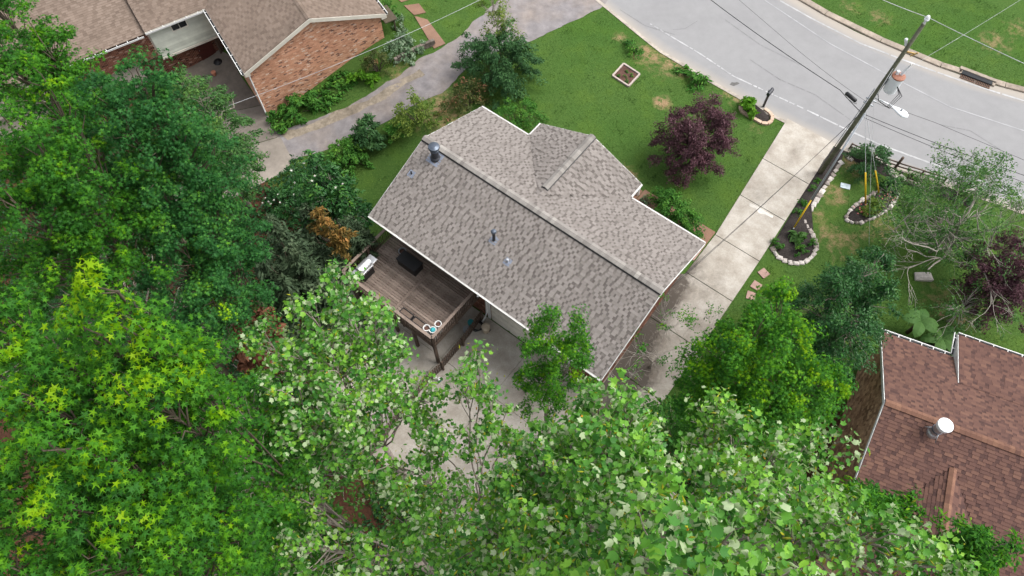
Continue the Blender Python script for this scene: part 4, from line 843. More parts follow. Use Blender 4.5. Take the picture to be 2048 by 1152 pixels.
MB().lathe(lp+hx*.55+Z*.10, [(.05, 0), (.05, .07), (.03, .09)], 8).build('photocell', GREYP, arm)
MB().tube([PP(6.9)-road_d*.16, PP(4)-road_d*.17, PP(.2)-road_d*.19], .02, 5).build('ground_conduit', GREYP, pole)
for z in (6.2, 5.9): MB().tube([PP(z)-road_d*.25, PP(z)+road_d*.25], .04, 5).build('clamp', GALV, pole)
def wire(name, pts, sag, r, mat, label, grp=None, n=24):
    mb = MB(); q = []
    for a, b, sg in zip(pts[:-1], pts[1:], sag):
        for i in range(n+(1 if b is pts[-1] else 0)): s = i/n; q.append(np.asarray(a)*(1-s)+np.asarray(b)*s-Z*sg*4*s*(1-s))
    mb.tube(q, r*.72, 4); return mb.build(name, mat, None, None, label, 'overhead wire', grp)
PR = PP(11)+Z*.32
wire('power_line', [at(1560, -120, 11.6), at(1766, 0, 11.35), PR, at(2050, 128, 11.3), at(2260, 208, 11.2)], [0, .02, .02, 0], .018, WIREG, 'pale power line running over the very top of the utility pole')
wire('power_line', [at(2140, -70, 9), at(2040, 0, 8.6), at(1860, 110, 7.8), PP(7.0)], [0, .05, 0], .010, WIREG, 'thin grey wire rising from the pole across the far lawn')
cb0 = PP(5.2)
wire('telephone_cable', [at(1240, -150, 5.4), at(1422, 0, 5.3), at(1680, 180, 5.2), cb0], [0, .1, .02], .026, WIREK, 'thick black cable with a splice box reaching the pole from over the road')
sp = at(1702, 194, 5.18); dcb = cb0-at(1600, 122, 5.25); dcb /= np.linalg.norm(dcb); t = thing('splice_box', 'black cylindrical splice box hung on the cable just before the pole', 'cable box', tuple(sp))
MB().tube([sp-dcb*.34, sp-dcb*.3, sp+dcb*.3, sp+dcb*.34], [.05, .10, .10, .05], 10).build('case', BLACK, t); MB().tube([sp+dcb*.3, sp+dcb*.42-Z*.12, sp+dcb*.2-Z*.2, sp-dcb*.2-Z*.22, sp-dcb*.35-Z*.1, sp-dcb*.1-Z*.12], .012, 5).build('slack_loop', WIREK, t)
wire('telephone_cable', [at(1455, -20, 6.2), at(1560, 70, 6.1), at(1735, 205, 6.0), PP(5.9)], [.0, .1, 0], .010, WIREK, 'thin dark wire beside the thick black cable over the road')
wire('telephone_cable', [PP(5.2), at(2300, 432, 5.3)], [.25], .020, WIREK, 'upper of two black cables leaving the pole to the right above the road')
wire('telephone_cable', [PP(5.0), at(2300, 452, 5.1)], [.25], .016, WIREK, 'lower of two black cables leaving the pole to the right above the road')
wire('telephone_cable', [PP(6.2), at(1800, 220, 6.0), at(1870, 245, 5.9), at(2060, 325, 5.8), at(2300, 425, 5.9)], [.1, 0, 0, 0], .012, WIREK, 'slack dark wire leaving the pole to the right with a white clip near it')
for k, (dz, px, py) in enumerate(((0, 1372, 520), (.12, 1362, 536))):
    wire('service_drop', [PP(5.4+dz), H(HL+.12, -1.4+.5*k, 3.6+dz)], [.35], .013, WIREK, ('lower', 'upper')[k]+' of the paired wires crossing the driveway to the grey-roofed house', 'service wires to the grey-roofed house')
wire('service_drop', [at(1130, -80, 6), at(955, 2, 5.3), at(765, 90, 4.6), at(450, 214, 2.9), at(380, 241, 2.6)], [.0, .05, .1, 0], .018, WIREG, 'pale wire passing in front of the brick gable wall to the house on the left')
def guy(px, py, ztop, yl, lab, gr, top_off=0):
    g0 = G(px, py); a = PP(ztop); d = (a-g0)/np.linalg.norm(a-g0); t = thing('guy_wire', lab, 'guy wire', tuple(g0), gr)
    MB().tube([g0, a], .013, 4).build('strand', WIREG, t); MB().tube([g0+d*.12, g0+d*yl], [.045, .04], 8).build('yellow_guard', YELLOW, t); MB().lathe(g0, [(.03, -.05), (.03, .12), (.05, .16), (.02, .2)], 8).build('anchor_rod', GALV, t); return g0, d, t
guy(1731, 412, 5.6, 2.3, 'guy wire with a yellow guard, the left of two in the oval flower bed', 'guy wires'); guy(1758, 388, 5.6, 1.9, 'guy wire with a yellow guard, the right of two in the oval flower bed', 'guy wires')
g0, d, t = guy(1585, 460, 8.6, 2.0, 'long guy wire whose yellow guard stands behind the big-leaved plant beside the driveway', 'guy wires'); MB().tube([g0+d*2.0, g0+d*7.0], .05, 8).build('grey_guard', GREYP, t)
wire('guy_line', [PP(6.5), at(1742, 330, 3.0), at(1738, 492, .4)], [0, 0], .010, WIREG, 'thin slanting wire hanging from the pole over the right-hand lawn')

# ---------------------------------------------------------------- beds, borders, mailbox
ROCK = (np.array([(-.5, -.4, -.4), (.45, -.5, -.4), (.5, .42, -.4), (-.42, .5, -.4), (-.5, -.42, .1), (.5, -.46, .14), (.46, .5, .1), (-.48, .44, .2), (-.25, -.2, .45), (.28, -.22, .4), (.22, .26, .5), (-.26, .2, .42)]),
        [(3, 2, 1, 0), (0, 1, 5, 4), (1, 2, 6, 5), (2, 3, 7, 6), (3, 0, 4, 7), (4, 5, 9, 8), (5, 6, 10, 9), (6, 7, 11, 10), (7, 4, 8, 11), (8, 9, 10, 11)])
def border(parent, pxs, size, mat, tmpl=ROCK, jit=.25, closed=False, ht=.16, name='stone'):
    p = np.array([G(*q)[:2] for q in pxs]); p = np.vstack([p, p[:1]]) if closed else p; tot = np.linalg.norm(np.diff(p, axis=0), axis=1).sum(); n = max(3, int(tot/size)); s = resamp(p, n+1); it = []
    for i in range(n):
        m = (s[i]+s[i+1])/2; d = np.append(s[i+1]-s[i], 0); l = np.linalg.norm(d); d /= l; an = rng.normal(0, jit); d = np.array([d[0]*math.cos(an)-d[1]*math.sin(an), d[0]*math.sin(an)+d[1]*math.cos(an), 0])
        it.append((np.append(m, terr(*m)+ht*.32), (l*rng.uniform(.65, 1.12) if jit else l-.012, size*rng.uniform(.45, 1.05) if jit else size*.62, ht*rng.uniform(.8, 1.25) if jit else ht), np.array([d, np.cross(Z, d), Z]), rng.uniform(0, 1)))
    boxes(name, it, mat, parent, tmpl)
def bed(label, pxs, mat=MULCH, dome=.12):
    p = np.array([G(*q)[:2] for q in pxs]); c = p.mean(0); t = thing('flower_bed', label, 'flower bed', (c[0], c[1], float(terr(*c))))
    blob('mulch', p, mat, .03, dome, parent=t, kind=None); return t
t = bed('mulch bed around the mailbox with a border of tan blocks', [(1488, 203), (1510, 208), (1528, 222), (1540, 234), (1537, 244), (1522, 245), (1500, 234), (1482, 216)])
border(t, [(1485, 206), (1480, 214), (1482, 224), (1496, 233), (1510, 240), (1522, 247), (1534, 249), (1543, 243), (1544, 234), (1538, 226), (1528, 219)], .32, PAVER, BCUBE, 0, name='border_block')
t = bed('oval mulch bed with pale stones and two guy wires on the right-hand lawn', [(1692, 438), (1700, 424), (1725, 404), (1760, 385), (1790, 380), (1793, 392), (1775, 418), (1745, 436), (1715, 446)])
border(t, [(1690, 438), (1700, 420), (1722, 402), (1745, 388), (1772, 378), (1793, 380), (1794, 394), (1778, 418), (1752, 434), (1722, 447), (1700, 446)], .26, STONE, closed=True)
t = bed('long dark mulch bed beside the driveway ending in a round stone edge', [(1545, 490), (1556, 470), (1580, 430), (1603, 390), (1630, 345), (1655, 300), (1672, 292), (1690, 300), (1682, 325), (1660, 352), (1640, 382), (1618, 420), (1610, 447), (1620, 465), (1630, 488), (1622, 512), (1596, 526), (1566, 520)], dome=.08)
border(t, [(1543, 494), (1552, 512), (1570, 524), (1594, 529), (1616, 522), (1630, 506), (1632, 488), (1624, 468), (1612, 452), (1608, 440)], .30, STONE)
border(t, [(1608, 440), (1622, 418), (1640, 388), (1660, 358), (1684, 322)], .34, STONE, ht=.12)
t = bed('square of brown soil edged with weathered pale timber in the front lawn', [(1247, 129), (1279, 150), (1257, 174), (1225, 153)], SOIL, .05)
cr = [G(*q) for q in ((1247, 129), (1279, 150), (1257, 174), (1225, 153))]; PALEW = pm('weathered_pale_wood', [(0, (.36, .30, .26)), (1, (.46, .39, .35))], .9, .2, 9, .25)
for i in range(4): MB().beam(cr[i]+Z*.06, cr[(i+1) % 4]+Z*(.06+.004*(i % 2)), .10, .12).build('timber_edge', PALEW, t)
t = bed('mulch strip with fence rails and rocks along the near road edge on the right', [(1688, 290), (1720, 304), (1790, 338), (1850, 360), (1920, 385), (1960, 402), (1940, 415), (1880, 395), (1820, 372), (1780, 358), (1700, 318), (1682, 305)], dome=.05)
border(t, [(1690, 312), (1705, 322)], .3, STONE); border(t, [(1775, 345), (1800, 356), (1830, 372), (1850, 378)], .5, STONE, ht=.3)
mbx = G(1526, 214); t = thing('mailbox', 'black mailbox on a dark post standing in the block-edged bed', 'mailbox', tuple(mbx))
MB().box(mbx+Z*.55, (.05, .05, .6)).build('post', BLACK, t); md = np.array([-V[0], -V[1], 0]); mx = np.cross(Z, md); c = mbx+Z*1.15+md*.12; V_ = []
for s in (-.26, .26):
    V_ += [c+md*s+mx*x+Z*z for x, z in ((-.10, -.1), (.10, -.1), (.10, .04), (.07, .11), (0, .14), (-.07, .11), (-.10, .04))]
MB().add(V_, [(6, 5, 4, 3, 2, 1, 0), tuple(range(7, 14))]+[(i, (i+1) % 7, 7+(i+1) % 7, 7+i) for i in range(7)]).build('box', pm('black_enamel', (.025, .027, .035), .4, .5), t); MB().box(c+mx*.115+md*-.05+Z*.06, (.008, .06, .05), np.array([mx, md, Z])).build('flag', BLACK, t)
# split-rail fence at the road, utility lid, stepping stones, statue
def rails(pxs, label):
    p = [G(*q) for q in pxs]; t = thing('rail_fence', label, 'fence', tuple(p[0]))
    for a, b in zip(p[:-1], p[1:]):
        for z in (.2, .45): MB().tube([a+Z*z, b+Z*(z+.03)], .04, 6).build('rail', RAILW, t)
    for i, a in enumerate(p): MB().tube([a-Z*.1, a+Z*(.95 if i == 2 else .5)], .075 if i == 2 else .05, 6).build('post', RAILW, t)
rails([(1698, 298), (1745, 320), (1790, 336), (1840, 352), (1885, 366)], 'dark low rail fence along the near road edge on the right')
b = G(1690, 373); MB().box(b+Z*.03, (.26, .17, .03), np.array([U*.94-V*.34, U*.34+V*.94, Z])).build('utility_cover', pm('pale_blue_lid', (.46, .53, .56), .6, .3), None, None, 'pale rectangular utility lid in the right-hand lawn', 'utility cover', bevel=.01)
for k, (x, y, lab) in enumerate(((1527, 547, 'square pinkish stepping stone nearest to the stone-edged mulch bed'), (1512, 572, 'square pinkish stepping stone between the bed and the bright green tree'), (1502, 592, 'square pinkish stepping stone farthest down towards the bright green tree'))):
    b = G(x, y); a = .3*k; MB().box(b+Z*.02, (.23, .23, .035), np.array([(math.cos(a+.6), math.sin(a+.6), 0), (-math.sin(a+.6), math.cos(a+.6), 0), (0, 0, 1)])).build('stepping_stone', PINKP, None, None, lab, 'stepping stone', 'stepping stones in the lawn', bevel=.01)
b = G(1274, 389); t = thing('garden_statue', 'small white figure standing at the wing of the grey-roofed house', 'statue', tuple(b))
MB().lathe(b, [(.13, 0), (.13, .1), (.09, .14)], 10).build('plinth', STONE, t); MB().lathe(b+Z*.13, [(.09, 0), (.11, .12), (.08, .3), (.11, .42), (.05, .5), (.08, .58), (.07, .66), (.02, .70)], 12).build('figure', WHITEP, t, smooth=True)
b = G(1845, 555); t = thing('stone_slab', 'pale flat rock lying half under the bare-branched tree', 'rock', tuple(b)); boxes('rock', [(b+Z*.1, (.9, .5, .3), np.eye(3), .8)], STONE, t, ROCK)
# ---------------------------------------------------------------- foliage
def star_leaf():
    v = [(0, 0, .02)]; f = []; angs = [90, 28, 152, -38, 218]; ln = {90: 1, 28: .92, 152: .92, -38: .62, 218: .62}; order = [-38, 28, 90, 152, 218]
    for i, a in enumerate(order):
        r = math.radians(a); v.append((ln[a]*math.cos(r), ln[a]*math.sin(r), -.10))
    for a in (-5, 59, 121, 185): r = math.radians(a); v.append((.30*math.cos(r), .30*math.sin(r), .03))
    v.append((0, -.22, 0)); b = 10
    val = [b, 6, 7, 8, 9, b]
    for i in range(5): f.append((0, val[i], 1+i, val[i+1]))
    return np.array(v, float), f
STAR = star_leaf()
TULIP = (np.array([(0, .02, -.06), (0, -.62, 0), (.40, -.52, .06), (.66, -.12, .10), (.42, .12, .05), (.46, .60, .08), (0, .40, -.04), (-.46, .60, .08), (-.42, .12, .05), (-.66, -.12, .10), (-.40, -.52, .06)], float),
         [(0, 1, 2, 3), (0, 3, 4), (0, 4, 5, 6), (0, 6, 7, 8), (0, 8, 9), (0, 9, 10, 1)])
OVAL = (np.array([(0, -.8, 0), (.38, 0, .10), (0, .9, -.08), (-.38, 0, .10)], float), [(0, 1, 2), (0, 2, 3)])
OVAL6 = (np.array([(0, -.8, 0), (.34, -.3, .08), (.33, .35, .08), (0, .95, -.1), (-.33, .35, .08), (-.34, -.3, .08)], float), [(0, 1, 2, 3), (0, 3, 4, 5)])
SPRAY = (np.array([(-.10, -.6, 0), (.10, -.6, 0), (.30, .1, .05), (0, 1, -.1), (-.30, .1, .05)], float), [(0, 1, 2, 3, 4)])
FROND = (np.array([(-.05, 0, 0), (.05, 0, 0), (.13, .4, .28), (.10, .8, .30), (0, 1.15, .08), (-.10, .8, .30), (-.13, .4, .28)], float), [(0, 1, 2, 6), (6, 2, 3, 5), (5, 3, 4)])
BUDT = (np.array([(0, 0, 0), (.13, 0, .5), (0, .13, .5), (-.13, 0, .5), (0, -.13, .5), (0, 0, 1.2)], float), [(0, 2, 1), (0, 3, 2), (0, 4, 3), (0, 1, 4), (1, 2, 5), (2, 3, 5), (3, 4, 5), (4, 1, 5)])
def bri(stops, k=1.75, g=.22):
    out = []
    for p, c in stops:
        m = sum(c)/3; out.append((p, tuple(max(.002, (x+(x-m)*g)*k) for x in c)))
    return out
LF = {
 'gum': lm('sweetgum_leaf', bri([(0, (.010, .036, .009)), (.35, (.021, .070, .012)), (.6, (.040, .110, .015)), (.8, (.070, .148, .012)), (1, (.112, .175, .013))]), .30),
 'gumdk': lm('dark_sweetgum_leaf', bri([(0, (.009, .033, .011)), (.4, (.020, .066, .019)), (.7, (.042, .112, .026)), (.9, (.08, .17, .025)), (1, (.15, .24, .02))]), .28),
 'tulip': lm('tulip_tree_leaf', bri([(0, (.016, .050, .014)), (.4, (.035, .095, .025)), (.7, (.075, .165, .035)), (1, (.14, .24, .05))]), .30, (.38, .47, .27), .35, .5),
 'dark': lm('dark_glossy_leaf', bri([(0, (.008, .028, .010)), (.5, (.020, .055, .018)), (.85, (.035, .085, .022)), (1, (.07, .13, .025))]), .18, None, .35, .4),
 'mid': lm('shrub_leaf', bri([(0, (.016, .050, .012)), (.5, (.035, .090, .020)), (1, (.075, .145, .030))]), .25),
 'blue': lm('blue_green_leaf', bri([(0, (.014, .040, .015)), (.5, (.030, .072, .026)), (1, (.06, .12, .04))], 1.5, .1), .2),
 'fine': lm('dull_green_leaf', bri([(0, (.020, .048, .018)), (.5, (.042, .088, .030)), (1, (.085, .135, .035))]), .25),
 'lime': lm('yellow_green_leaf', bri([(0, (.045, .085, .018)), (.5, (.10, .150, .030)), (1, (.19, .22, .05))], 1.35, .05), .35),
 'bright': lm('bright_green_leaf', [(0, (.05, .15, .012)), (.5, (.10, .25, .018)), (1, (.17, .34, .03))], .35),
 'plum': lm('purple_leaf', [(0, (.045, .020, .026)), (.5, (.098, .042, .054)), (1, (.18, .088, .108))], .2, None, .5, .3),
 'cedar': lm('cedar_spray', [(0, (.018, .034, .016)), (.5, (.045, .075, .036)), (1, (.090, .125, .066))], .12, None, .7, .2),
 'rust': lm('browned_cedar_spray', [(0, (.05, .055, .015)), (.4, (.17, .105, .025)), (1, (.40, .19, .055))], .15, None, .7, .2),
 'dead': lm('dead_brown_spray', [(0, (.08, .032, .018)), (1, (.24, .11, .062))], .1, None, .8, .1),
 'nandina': lm('reddish_shrub_leaf', [(0, (.03, .06, .015)), (.6, (.09, .105, .03)), (.85, (.22, .12, .06)), (1, (.38, .19, .12))], .25),
 'pale': lm('variegated_leaf', [(0, (.045, .10, .04)), (.5, (.14, .22, .12)), (1, (.34, .42, .29))], .2),
 'banana': lm('banana_leaf', [(0, (.05, .13, .03)), (1, (.11, .22, .06))], .35),
}
BUD = lm('tulip_seed_cone', [(0, (.20, .22, .02)), (.85, (.42, .42, .03)), (1, (.60, .28, .03))], .25)
def lobe_clumps(ap, R, Hh, rc, cov=1.0, pexp=.55, inner=.18):
    area = math.pi*R*math.sqrt(R*R+Hh*Hh*.7); n = max(4, int(cov*area/(math.pi*rc*rc)))
    t = rng.random(n)**.8; th = rng.random(n)*2*math.pi; rr = R*t**pexp*rng.uniform(.78, 1.08, n); rr = np.where(rng.random(n) < inner, rr*rng.uniform(.2, .8, n), rr)
    c = np.stack([ap[0]+rr*np.cos(th), ap[1]+rr*np.sin(th), ap[2]-Hh*t+rng.normal(0, rc*.55, n)-rc*.3], 1); return c
def leaf_cloud(C, rc, lsize, per, axis_xy, up=.8, flat=.55, young=.15, ysz=.35, droop=.35, spread=.55, tone=.38, apex=None, stretch=1.3):
    """leaves round the clump centres C; returns frames, positions, tints"""
    n = len(C); m = rng.poisson(per, n); k = np.repeat(np.arange(n), m); N_ = len(k)
    d = rng.normal(size=(N_, 3)); d /= np.linalg.norm(d, axis=1, keepdims=True); d *= rng.random((N_, 1))**(1/2.2); 
    ow_ = C[:, :2]-(axis_xy if np.ndim(axis_xy) > 1 else np.asarray(axis_xy)[None]); on = np.linalg.norm(ow_, axis=1, keepdims=True); ow_ = np.where(on > .25, ow_/(on+1e-6), rng.normal(size=(n, 2)))
    ow_ = ow_/np.linalg.norm(ow_, axis=1, keepdims=True); rcv = (rc*rng.uniform(.65, 1.35, n))[k][:, None]
    o3 = np.column_stack([ow_, np.zeros(n)])[k]; s3 = np.column_stack([-ow_[:, 1], ow_[:, 0], np.zeros(n)])[k]; e_ = d.copy()
    d = o3*e_[:, :1]*stretch+s3*e_[:, 1:2]*(.8 if stretch > 1 else 1); d[:, 2] = e_[:, 2]*flat-.22*e_[:, 0]*(stretch > 1)
    P = C[k]+d*rcv
    outw = P-np.append(axis_xy, 0) if np.ndim(axis_xy) == 1 else P-np.column_stack([axis_xy[k], np.zeros(N_)]); outw[:, 2] = 0; outw /= np.linalg.norm(outw, axis=1, keepdims=True)+1e-6
    nrm = Z*up+d*.45+outw*.30+rng.normal(0, spread, (N_, 3)); tip = outw*.7+d+rng.normal(0, .6, (N_, 3))-Z*droop
    sz = lsize*np.clip(rng.normal(1, .22, N_), .45, 1.5); R = rot_from(nrm, tip)*sz[:, None, None]
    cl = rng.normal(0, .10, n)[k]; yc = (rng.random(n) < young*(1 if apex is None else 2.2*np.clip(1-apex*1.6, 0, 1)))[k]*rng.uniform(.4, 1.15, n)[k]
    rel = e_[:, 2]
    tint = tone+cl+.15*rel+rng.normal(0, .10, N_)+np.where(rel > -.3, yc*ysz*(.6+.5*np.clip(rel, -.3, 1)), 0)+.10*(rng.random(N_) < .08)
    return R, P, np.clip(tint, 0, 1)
def limbs(base, forks, C, owner, tips, mat, parent, r0, barkname='limb', every=1, twig=.012, thin=.17):
    """trunk from the ground, a leader to each lobe, a branch to each clump"""
    tr = MB(); top = np.mean(tips, 0); fz = base[2]+(min(t[2] for t in tips)-base[2])*forks; fk = np.array([base[0]*.45+top[0]*.55, base[1]*.45+top[1]*.55, fz])
    tr.tube([base-Z*.2, base+(fk-base)*.35+np.array([.1, -.05, 0]), base+(fk-base)*.7, fk], [r0, r0*.85, r0*.72, r0*.6], 8, tint=.5)
    tr.build('trunk', mat, parent); lb_ = MB()
    for i, tp in enumerate(tips):
        pts = [fk+(tp-fk)*s+np.array([.12*math.sin(9*s+i), .12*math.cos(7*s+2*i), 0])*(s*(1-s)*4)+(tp-fk)*[1, 1, 0]*.25*s*(1-s) for s in np.linspace(0, .90, 7)]
        pts[0] = fk; lb_.tube(pts, np.linspace(r0*thin, twig, 7), 6, tint=.6)
        for c in C[owner == i][::every]:
            zz = min(c[2]-.1, tp[2]-.2); s = np.clip((zz-np.linalg.norm((c-tp)[:2])*.45-fk[2])/(tp[2]-fk[2]+1e-6), .02, .93); a = np.array([np.interp(s*.97/.97, np.linspace(0, .97, 7), [p[k] for p in pts]) for k in range(3)])
            l = np.linalg.norm(c-a); mid = a+(c-a)*.5+Z*l*.10+rng.normal(0, l*.05, 3); q = a+(c-a)*.78+Z*l*.07+rng.normal(0, l*.05, 3); rr = min(r0*.25, .009+.011*l)
            lb_.tube([a, mid, q, c+(c-a)*.06], [rr, rr*.7, rr*.5, rr*.2], 4, cap=False, tint=rng.uniform(.3, 1))
    lb_.build(barkname, mat, parent); return fk
def tree(name, label, cat, root, lobes, leaf, tmpl, lsize, rc, per, base=None, bark=None, r0=.2, forks=.45, cov=1.05, pexp=.55, group=None, leaves=0, every=1, inner=.22, buds=0, flip=0., zfrac=None, **kw):
    """lobes: (px, py, top z, radius in px of the photograph at that distance, height in m)"""
    tips = []; Cs = []; ow = []; bark = bark or BARK; base = root if base is None else base
    for i, (px, py, z, rp, hh) in enumerate(lobes):
        ap = at(px, py, z); R = rp*np.linalg.norm(ap-CAMP)/FPX; tips.append(ap); c = lobe_clumps(ap, R, hh, rc, cov, pexp, inner); Cs.append(c); ow.append(np.full(len(c), i))
    C = np.vstack(Cs); ow = np.concatenate(ow); tips = np.array(tips)
    if base is None: m = tips.mean(0); base = np.array([m[0], m[1], float(terr(m[0], m[1]))])
    g = terr(C[:, 0], C[:, 1]); ok = C[:, 2] > g+.25; C, ow = C[ok], ow[ok]
    t = thing(name, label, cat, tuple(base), group)
    limbs(base, forks, C, ow, tips, bark, t, r0, 'limb', every)
    axy = tips[ow][:, :2]
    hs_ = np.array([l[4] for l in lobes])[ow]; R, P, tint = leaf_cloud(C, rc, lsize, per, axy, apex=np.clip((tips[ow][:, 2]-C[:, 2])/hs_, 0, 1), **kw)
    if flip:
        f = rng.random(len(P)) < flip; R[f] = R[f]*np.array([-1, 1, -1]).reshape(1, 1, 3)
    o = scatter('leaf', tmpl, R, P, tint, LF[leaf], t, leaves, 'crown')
    if buds:
        i = rng.choice(len(C), buds); p = C[i]+rng.normal(0, rc*.55, (buds, 3)); p[:, 2] = C[i][:, 2]+rc*.15+abs(rng.normal(0, rc*.4, buds)); nz = Z+rng.normal(0, .45, (buds, 3)); 
        scatter('seed_cone', BUDT, rot_from(nz, rng.normal(size=(buds, 3)))*(.125*rng.uniform(.6, 1.2, buds))[:, None, None], p, np.where(rng.random(buds) < .06, 1, rng.uniform(0, .85, buds)), BUD, t, 0, 'seed_cone')
    return t
def shrub(name, label, cat, px, py, rp, h, leaf, tmpl, lsize, rc=.22, per=45, squash=1., stems=5, group=None, n=1, off=(), cov=1.3, **kw):
    """a low plant whose middle shows at px, py"""
    z = float(terr(*at(px, py, 0)[:2])); X = at(px, py, z+h*.55); X[2] = float(terr(X[0], X[1])); R = rp*np.linalg.norm(X-CAMP)/FPX
    t = thing(name, label, cat, tuple(X), group); cs = [lobe_clumps(X+Z*(h+rc*.3), R, h*.85, rc, cov, .5, .15)]
    for ox, oy, k, kh in off: Y = at(px+ox, py+oy, X[2]+h*kh*.6); cs.append(lobe_clumps(np.array([Y[0], Y[1], X[2]+h*kh]), R*k, h*kh*.85, rc, cov, .5, .15))
    C = np.vstack(cs); C[:, 2] = np.maximum(C[:, 2], terr(C[:, 0], C[:, 1])+.05)
    st = MB()
    for c in C[rng.choice(len(C), min(len(C), stems*3), replace=False)]: a = X+(c-X)*[.15, .15, 0]; st.tube([a-Z*.05, a*.6+c*.4+Z*.1, c], [.03, .02, .008], 4, cap=False)
    st.build('stem', BARKB, t)
    Rr, P, tint = leaf_cloud(C, rc, lsize, per, X[:2], **kw); scatter('foliage', tmpl, Rr, P, tint, LF[leaf], t, 0, 'foliage'); return t

# ---- tall trees on the left
D = dict
tree('sweetgum_tree', 'tall dark green sweetgum filling the middle of the upper left wood', 'tree', None, [(225, 75, 19.5, 85, 4.5), (165, 130, 18.5, 80, 4.5), (290, 150, 18.5, 85, 4.5), (120, 235, 17, 80, 5), (240, 230, 18, 90, 5)], 'gumdk', STAR, .075, .36, 112, cov=.85, bark=BARKB, leaves=150, young=.10, ysz=.22, tone=.33, r0=.18)
tree('sweetgum_tree', 'dark sweetgum with a lighter green right edge, next to the dull feathery tree', 'tree', None, [(330, 265, 16.5, 85, 5), (290, 340, 16, 90, 5), (350, 360, 15.5, 68, 5), (310, 440, 15, 88, 5), (390, 462, 14, 62, 5), (250, 430, 15.5, 85, 5), (370, 555, 13, 80, 5)], 'gumdk', STAR, .075, .36, 112, cov=.85, bark=BARKB, leaves=150, young=.30, ysz=.34, tone=.34, r0=.18)
tree('sweetgum_tree', 'bright sweetgum crown at the left edge above the yellow-tipped ones', 'tree', None, [(50, 130, 20, 75, 5), (25, 240, 20, 85, 5), (75, 310, 19, 70, 5), (15, 375, 18, 75, 5), (-50, 180, 20, 90, 5), (-60, 330, 19.5, 90, 5), (-60, 440, 15, 80, 5)], 'gum', STAR, .075, .34, 105, cov=.9, bark=BARKB, leaves=150, young=.16, ysz=.25, tone=.36, r0=.2)
tree('sweetgum_tree', 'green crown cut off by the top left corner, over the brown roof', 'tree', None, [(25, 10, 18, 70, 4.5), (60, 50, 17, 50, 4), (-40, 60, 18, 80, 4), (-40, -30, 18, 80, 4)], 'gum', STAR, .075, .34, 105, cov=.9, bark=BARKB, leaves=60, young=.12, ysz=.22, r0=.22)
tree('feathery_tree', 'dull green fine-leaved tree beside the shaded apron', 'tree', None, [(385, 170, 6.5, 70, 4), (410, 240, 6, 62, 4), (355, 250, 7, 80, 4), (405, 300, 5, 58, 3.5), (340, 135, 7, 60, 3.5), (435, 262, 4.5, 34, 3)], 'fine', OVAL, .085, .40, 140, r0=.16, young=.1, ysz=.35, spread=.7)
tree('understory_tree', 'shaded dark tree deep in the gap between the sweetgum crowns', 'tree', None, [(150, 470, 9, 120, 4), (110, 580, 8, 120, 4), (260, 600, 8, 130, 4), (400, 650, 6, 110, 4)], 'dark', STAR, .10, .5, 42, r0=.2, young=.0)
# ---- the near yellow-tipped sweetgums
K = D(leaf='gum', tmpl=STAR, lsize=.080, rc=.29, per=64, cov=.86, bark=BARKB, leaves=300, r0=.2, up=.75, spread=.5, forks=.5)
tree('sweetgum_tree', 'near sweetgum with bright yellow tips, whose peak is the highest point at left', 'tree', None, [(155, 535, 23.8, 58, 3.6), (105, 610, 23.2, 72, 3.6), (215, 615, 23.2, 75, 3.6), (305, 680, 22.6, 75, 3.4), (150, 705, 23.2, 95, 3.4), (250, 760, 22.8, 100, 3.4)], young=.5, ysz=.44, tone=.42, **K)
tree('sweetgum_tree', 'yellow-tipped sweetgum crown at the left edge under the tallest peak', 'tree', None, [(20, 650, 22.8, 100, 3.2), (15, 770, 22.5, 110, 3.2), (60, 870, 22.8, 120, 3), (150, 900, 22.5, 110, 3), (-60, 600, 22, 100, 3.2), (-70, 730, 22, 110, 3.2), (-50, 860, 22, 120, 3.2)], young=.28, ysz=.42, tone=.40, **K)
tree('sweetgum_tree', 'greener sweetgum behind the big-leaved tulip tree, left of the fence', 'tree', None, [(400, 745, 18, 95, 4), (455, 800, 17, 95, 4), (380, 850, 18.5, 100, 4), (440, 920, 17.5, 100, 4)], leaf='gum', tmpl=STAR, lsize=.085, rc=.38, per=55, leaves=150, r0=.15, young=.10, ysz=.22)
tree('sweetgum_tree', 'sweetgum with yellow shoots at the bottom left corner', 'tree', None, [(60, 990, 22, 110, 3.2), (190, 1000, 21.5, 120, 3.4), (120, 1110, 21.5, 120, 3), (300, 940, 21, 110, 3.4), (290, 1080, 20.5, 120, 3.2), (20, 1140, 21, 110, 3), (-60, 990, 21, 120, 3.2), (-50, 1120, 21, 120, 3.2)], young=.24, ysz=.42, tone=.38, **K)
tree('sweetgum_tree', 'mid green sweetgum between the bottom left corner and the tulip leaves', 'tree', None, [(400, 1020, 17, 110, 4), (470, 1100, 16, 120, 4), (390, 1120, 17, 110, 4), (540, 1060, 14, 120, 4)], leaf='gum', tmpl=STAR, lsize=.09, rc=.40, per=55, leaves=120, r0=.15, young=.10, ysz=.25)
